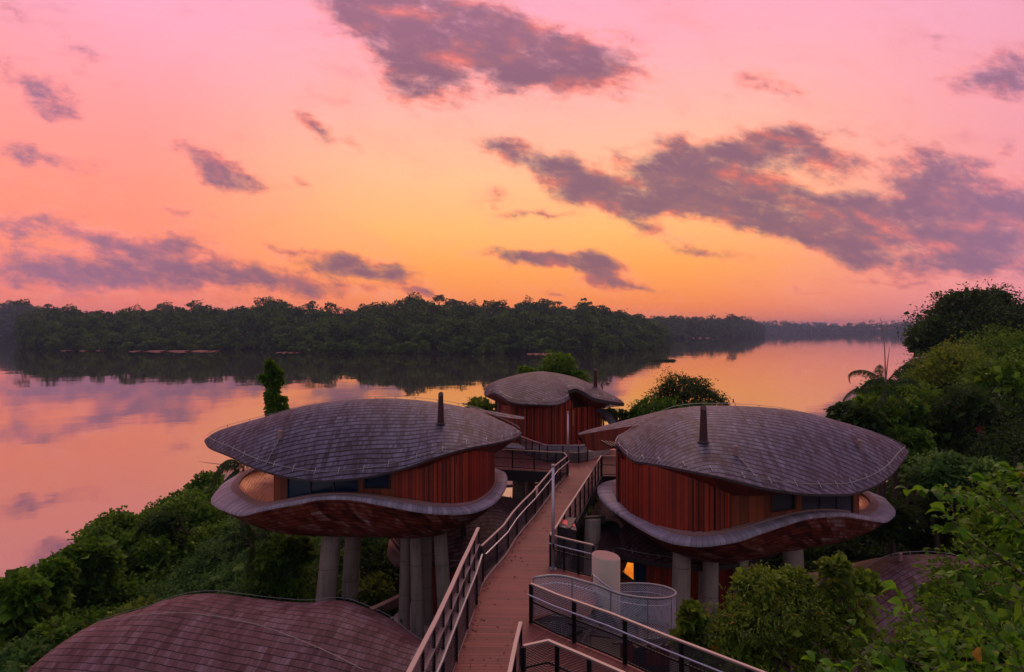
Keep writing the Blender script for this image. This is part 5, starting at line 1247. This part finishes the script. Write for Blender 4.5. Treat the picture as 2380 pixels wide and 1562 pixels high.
for q, (lb, (x, y, Y), rx, rz, mt) in enumerate(RT):
    c = D(x, y, Y); gg = np.random.default_rng(200+q); bl = [(c, rx*.72, rz*.75)]
    for k in range(5):
        a = gg.uniform(0, 2*PI); bl.append((c+Vector((math.cos(a)*rx*.55, math.sin(a)*rx*.45, gg.uniform(-.55, .45)*rz)), rx*gg.uniform(.32, .5), rz*gg.uniform(.3, .45)))
    tree('hillside_tree' if rx > 2.5 else 'shrub', lb, 'tree' if rx > 2.5 else 'shrub', bl, M[mt], 300+q, .95, .30 if Y > 40 else .22, nlf=9, lump=.55, group=None, limbs=3)
# crimson climber
tree('climber', 'crimson leaved climber hanging down the trees right of the right pod', 'climber', [(D(2119,1012,40.5), .35, .45), (D(2124,1035,40.3), .28, .6), (D(2130,1062,40.1), .34, .7), (D(2136,1085,40), .2, .4)], M['leaf_red'], 401, .8, .13, trunk=True, core=False, limbs=0)
tree('climber', 'small tuft of crimson leaves high in the creeper covered tree', 'climber', [(D(2277,1003,39.5), .25, .35)], M['leaf_red'], 402, .8, .13, trunk=True, core=False, limbs=0)

# palms
def palm(label, crown, Y, fronds, base_z, seed, spears=(), lf=.55, trunk_r=.10):
    T = thing('palm_tree', label, 'palm'); g = np.random.default_rng(seed); c = D(crown[0], crown[1], Y)
    mb = MB(); mb.tube([(c.x, c.y, base_z), (c.x-.1, c.y, (base_z+c.z)/2), (c.x, c.y, c.z)], [trunk_r*1.5, trunk_r, trunk_r*.8], 8); mb.build('trunk', M['bark'], T, True)
    for fr_ in fronds:
        pts = [c]+[D(x, y, Y)+Vector((0, dy, 0)) for (x, y, dy) in fr_]; q = spline(pts, 46); mb = MB()
        mb.tube([Vector(p) for p in q[::3]], [.035*(1-k/18) for k in range(len(q[::3]))], 5)
        n = len(q)
        for k in range(5, n):
            t = Vector(q[min(k+1, n-1)]-q[k-1]).normalized(); sd = t.cross(Vector((0, 0, 1))); sd = sd.normalized() if sd.length > .01 else Vector((0, 1, 0)); ll = lf*math.sin(PI*min(1, .18+.82*k/n))**.6*g.uniform(.8, 1.1)
            for s_ in (-1, 1):
                d = (sd*s_*.65+t*.35+Vector((0, 0, -.55+g.uniform(-.25, .15)))).normalized(); p = Vector(q[k]); w_ = t*.028
                m_ = p+d*ll*.5+Vector((0, 0, .06*ll)); e = p+d*ll+Vector((0, 0, -.28*ll))
                mb.add([p-w_, p+w_, m_+w_*1.2, m_-w_*1.2, e], [(0,1,2,3), (3,2,4)])
        mb.build('frond', M['leaf_dark'], T)
    for (x, y, bend) in spears:
        e = D(x, y, Y); m_ = c.lerp(e, .55)+Vector((bend, 0, 0)); q = spline([c, m_, e], 14); mb = MB(); mb.tube([Vector(p) for p in q], [.05*(1-k/14.5)+.006 for k in range(14)], 5); mb.build('spear_leaf', M['curb'], T, True)
    return T
palm('slender palm with drooping fronds and tall bare spear leaves against the lake', (2058,893), 42,
 [[(2030,868,0), (2000,860,0), (1975,868,0), (1976,890,0)], [(2030,880,-.3), (2005,886,-.5), (1985,905,-.6)], [(2025,905,.3), (1995,905,.4), (1972,925,.5), (1970,945,.5)], [(2085,865,.2), (2110,848,.3), (2135,850,.3)], [(2085,880,-.4), (2105,880,-.8), (2120,900,-1)],
  [(2040,915,-.6), (2020,935,-1), (2012,960,-1.2)], [(2075,915,-.6), (2090,940,-.9), (2092,970,-1)], [(2060,865,.8), (2075,850,1.5), (2090,858,2.1)]], 2.0, 5, spears=((2046,736,.12), (2068,803,-.02)))
palm('dark palm behind the left tip of the left pod', (566,1085), 44,
 [[(540,1068,0), (515,1078,0), (498,1105,0), (490,1135,0)], [(535,1080,-.4), (512,1100,-.6), (505,1135,-.8)], [(590,1065,0), (620,1080,0), (640,1110,0)], [(548,1095,-.6), (530,1120,-1), (522,1150,-1.2)], [(560,1060,.5), (545,1045,1), (522,1050,1.4)],
  [(575,1100,-.8), (580,1130,-1.3), (585,1160,-1.6)], [(530,1072,.5), (500,1090,.8), (478,1128,1), (462,1150,1)], [(552,1075,1), (530,1090,1.6), (515,1125,2)]], 1.5, 6, lf=.7, spears=((462,1073,-.1),))
palm('palm fronds fanning out beneath the left end of the left pod bowl', (590,1262), 37,
 [[(570,1240,-.2), (548,1235,-.4), (528,1250,-.6)], [(572,1255,-.5), (555,1268,-.9), (545,1295,-1.1)], [(600,1240,-.2), (625,1235,-.4), (645,1250,-.5)], [(595,1275,-.8), (600,1300,-1.2), (598,1325,-1.4)], [(580,1238,.3), (566,1222,.5), (548,1222,.7)]], 1.0, 7, lf=.5)
# notable plants on the left slope
LT = [('pale feathery fern mound at the middle of the left slope', (640,1360,38), 1.7, .9, 'leaf_fern', .24, .3),
 ('bushy tree with hanging sprays below the left pod, left of its columns', (650,1270,36.5), 2.2, 1.5, 'leaf', .26, .42),
 ('tall leafy shrub standing highest at the near left shoreline', (125,1305,33), .9, .8, 'leaf', .30, .7),
 ('large leaved shrub at the left frame edge above the water', (40,1345,31), 1.3, .9, 'leaf', .34, .75),
 ('big round leaved shrub on the shoreline midway up the left slope', (215,1272,37), 1.5, 1.0, 'leaf', .36, .8),
 ('spiky leaved shrub standing out on the upper left shoreline', (385,1200,43), 1.6, 1.2, 'leaf_dark', .30, .4),
 ('yellow green bush just beyond the crest of the near low roof', (330,1405,30.5), 1.5, .8, 'leaf_yel', .22, .4),
 ('spreading green bush left of the near low roof', (120,1455,28), 1.7, 1.0, 'leaf', .22, .4),
 ('mid green bush showing between the columns of the left pod', (870,1360,38), 1.6, 1.5, 'leaf_yel', .24, .4),
 ('rounded bush right behind the two thick columns of the left pod', (800,1330,41), 2.0, 1.4, 'leaf', .24, .4),
 ('fern covered stump on the lower left slope', (60,1500,26), 1.4, .8, 'leaf_fern', .22, .3),
 ('leafy mound in the lower left corner', (25,1555,23.5), 1.2, .7, 'leaf_fern', .2, .35)]
for q, (lb, (x, y, Y), rx, rz, mt, L, asp) in enumerate(LT):
    c = D(x, y, Y)-Vector((0, 0, .5)); gg = np.random.default_rng(500+q); bl = [(c, rx*.7, rz*.75), (c-Vector((0, 0, rz*.8)), rx*.85, rz*.8), (c-Vector((0, 0, rz*1.7)), rx*.9, rz*.9)]
    for k in range(4):
        a = gg.uniform(0, 2*PI); bl.append((c+Vector((math.cos(a)*rx*.55, math.sin(a)*rx*.45, gg.uniform(-.5, .3)*rz)), rx*gg.uniform(.35, .5), rz*gg.uniform(.35, .5)))
    tree('shrub', lb, 'shrub', bl, M[mt], 520+q, .9, L*.85, asp=asp, nlf=7, limbs=2, low=-1.3)
# bush in front of the right pod
tree('near_bush', 'olive green bush with small pointed leaves and a few orange ones, below the right pod', 'bush',
 [(D(1790,1430,17.6), 1.25, 1.15), (D(1660,1490,17.2), .95, .85), (D(1880,1420,18), 1.05, .85), (D(1965,1400,18), .85, .65), (D(1760,1365,17.8), .75, .55), (D(1940,1325,18.2), .42, .38), (D(1610,1440,17), .35, .40), (D(1600,1490,17), .35, .3), (D(1820,1530,16.8), 1.2, .8), (D(1980,1500,17.4), 1.0, .8), (D(1690,1540,16.6), .9, .5), (D(1850,1350,18), .4, .35), (D(2010,1360,18.2), .4, .35), (D(1740,1470,17), 1.0, .9), (D(1900,1500,17), 1.0, .8)],
 M['leaf_yel'], 601, .85, .14, asp=.30, nlf=9, spread=.10, lump=.55, limbs=6, droop=.5)

# the near branch with large curved leaves
def big_leaves(P, dr, L, W_, g, droop=.5):
    n = len(P); ts = np.array([0, .22, .5, .78, 1.0]); wd = np.array([.04, .75, 1.0, .62, .0])
    sd = np.cross(dr, np.array([0, 0, 1.])+g.normal(size=(n, 3))*.45); sd /= np.linalg.norm(sd, axis=1, keepdims=True)+1e-9
    up = np.cross(sd, dr); V = np.zeros((n, 15, 3))
    for k, (t_, w_) in enumerate(zip(ts, wd)):
        c = P+dr*(L*t_*(1-.25*t_*droop))[:, None]; c[:, 2] += L*(.25*t_-droop*1.15*t_*t_)
        for j, s_ in enumerate((-1, 0, 1)): V[:, k*3+j] = c+sd*(s_*w_*W_)[:, None]+up*(abs(s_)*w_*W_*.35)[:, None]
    f = np.array([(3*k+j, 3*k+j+1, 3*k+j+4, 3*k+j+3) for k in range(4) for j in range(2)])
    return V.reshape(-1, 3), (f[None]+15*np.arange(n)[:, None, None]).reshape(-1, 4)
NB = thing('near_branches', 'near leafy branches with large curved lime green leaves reaching in from the right edge', 'tree')
g = np.random.default_rng(77); Ps = []; Ds = []; Lq = []; mbw = MB()
BR = [[(2440,1330,8.2),(2340,1210,8),(2250,1155,7.8),(2175,1143,7.7),(2112,1140,7.6)], [(2440,1220,8),(2380,1140,7.9),(2350,1090,7.8)], [(2440,1380,8),(2330,1300,7.8),(2240,1235,7.7),(2195,1190,7.6)],
 [(2440,1520,7.6),(2280,1510,7.4),(2165,1490,7.3),(2110,1425,7.3),(2085,1372,7.2)], [(2440,1620,7.2),(2230,1570,7),(2090,1530,6.9),(2010,1495,6.9),(1985,1455,6.9)], [(2300,1640,6.8),(2100,1590,6.7),(1960,1565,6.6),(1893,1540,6.6)],
 [(2440,1440,7.8),(2350,1380,7.7),(2275,1300,7.6),(2240,1262,7.6)], [(2440,1300,7.6),(2370,1210,7.5),(2320,1165,7.5),(2290,1120,7.5)], [(2440,1250,8.2),(2400,1180,8.2),(2385,1090,8.1)], [(2440,1570,7.2),(2340,1500,7.1),(2290,1430,7.1),(2260,1390,7.1)],
 [(2440,1640,6.8),(2330,1590,6.7),(2220,1545,6.7),(2180,1500,6.7)], [(2440,1400,8.4),(2300,1340,8.3),(2200,1340,8.2)], [(2420,1640,6.5),(2370,1540,6.5),(2350,1480,6.5)], [(2440,1500,8.0),(2380,1430,8),(2330,1330,7.9)], [(2200,1660,6.4),(2120,1600,6.4),(2060,1560,6.4)], [(2440,1350,7.2),(2410,1270,7.2),(2370,1240,7.2)]]
for br in BR:
    q = spline([D(*p) for p in br], 60); rr = np.linspace(.016, .004, 60)
    mbw.tube([Vector(p) for p in q[::4]], list(rr[::4]), 5)
    for k in range(14, 60, 3):
        t = q[min(k+1, 59)]-q[k-1]; t /= np.linalg.norm(t); s_ = 1 if (k//3) % 2 else -1
        for e in range(2 if k > 45 else 1):
            sd = np.cross(t, [0, 0, 1]); sd /= np.linalg.norm(sd)+1e-9
            d = t*.5+sd*s_*g.uniform(.3, .9)+g.normal(size=3)*.3+np.array([0, 0, .15]); d /= np.linalg.norm(d); Ps.append(q[k]); Ds.append(d); Lq.append(g.uniform(.15, .27))
    for e in range(4):                                    # side twigs
        k = g.integers(15, 50); t = q[k+1]-q[k-1]; t /= np.linalg.norm(t); d = t+g.normal(size=3)*.7; d[2] = abs(d[2])*.4+.1; d /= np.linalg.norm(d); ln = g.uniform(.25, .5)
        tw = [q[k], q[k]+d*ln*.5+np.array([0, 0, .03]), q[k]+d*ln]; mbw.tube([Vector(p) for p in tw], [.006, .004, .002], 4)
        for m_ in range(6):
            t_ = .3+.14*m_; d2 = d*.5+g.normal(size=3)*.6; d2 /= np.linalg.norm(d2); Ps.append(q[k]+d*ln*t_); Ds.append(d2); Lq.append(g.uniform(.09, .18))
Lq = np.array(Lq); V, Fc = big_leaves(np.array(Ps), np.array(Ds), Lq, Lq*.26, g)
mbw.build('twig', M['bark'], NB, True); mesh_obj('foliage', V, Fc, M['leaf_near'], NB, True)
bl = [(D(2345,1420,10.5), 1.2, 1.1), (D(2260,1500,10), 1.0, .8), (D(2400,1260,11), 1.1, 1.2), (D(2180,1545,9.6), .8, .45), (D(2330,1545,9), 1.0, .7), (D(2240,1420,10.6), .6, .55), (D(2320,1240,11.5), .55, .6), (D(2100,1560,9.6), .5, .3)]
tree('shaded_shrub', 'mottled dark and yellow shrub filling the lower right corner behind the lime branches', 'shrub', bl, M['leaf'], 603, .8, .12, asp=.45, nlf=8, lump=.45, limbs=4)

# fallen leaves along the deck edges
g = np.random.default_rng(91); n = 420; k = g.integers(2, 78, n); off = np.abs(g.normal(size=n))*.10+.10
P_ = Ls[k]+(Rs[k]-Ls[k])/np.linalg.norm(Rs[k]-Ls[k], axis=1, keepdims=True)*off[:, None]+g.normal(size=(n, 3))*np.array([.05, .25, 0]); P_[:, 2] = ZD+.012+g.random(n)*.02
k2 = g.integers(0, 60, n//4); Q_ = Ls[k2]+(Rs[k2]-Ls[k2])*g.uniform(.1, .95, (n//4, 1)); Q_[:, 2] = ZD+.012; P_ = np.concatenate([P_, Q_]); m_ = len(P_)
dd = g.normal(size=(m_, 3)); dd[:, 2] = g.uniform(0, .25, m_); dd /= np.linalg.norm(dd, axis=1, keepdims=True)
V, Fc = leaf_quads(P_, dd, .09*g.uniform(.6, 1.3, m_), .5, g, 0)
tag(mesh_obj('leaf_litter', V, Fc, M['litter']), 'dry brown fallen leaves gathered along the boardwalk edge', 'fallen leaves', kind='stuff')
# ------------------------------------------------------------------ haze
mb = MB(); mb.box((600, 2900, 48), (5600, 6200, 104))
m = bpy.data.materials.new('haze'); m.use_nodes = True; t = NT(m.node_tree)
pv = t.n('ShaderNodeVolumePrincipled', i={'Color': (.42, .50, .74, 1), 'Density': .00016, 'Anisotropy': .0})
t.t.links.new(pv.outputs[0], t.n('ShaderNodeOutputMaterial').inputs['Volume'])
tag(mb.build('haze', m), None, kind='stuff')
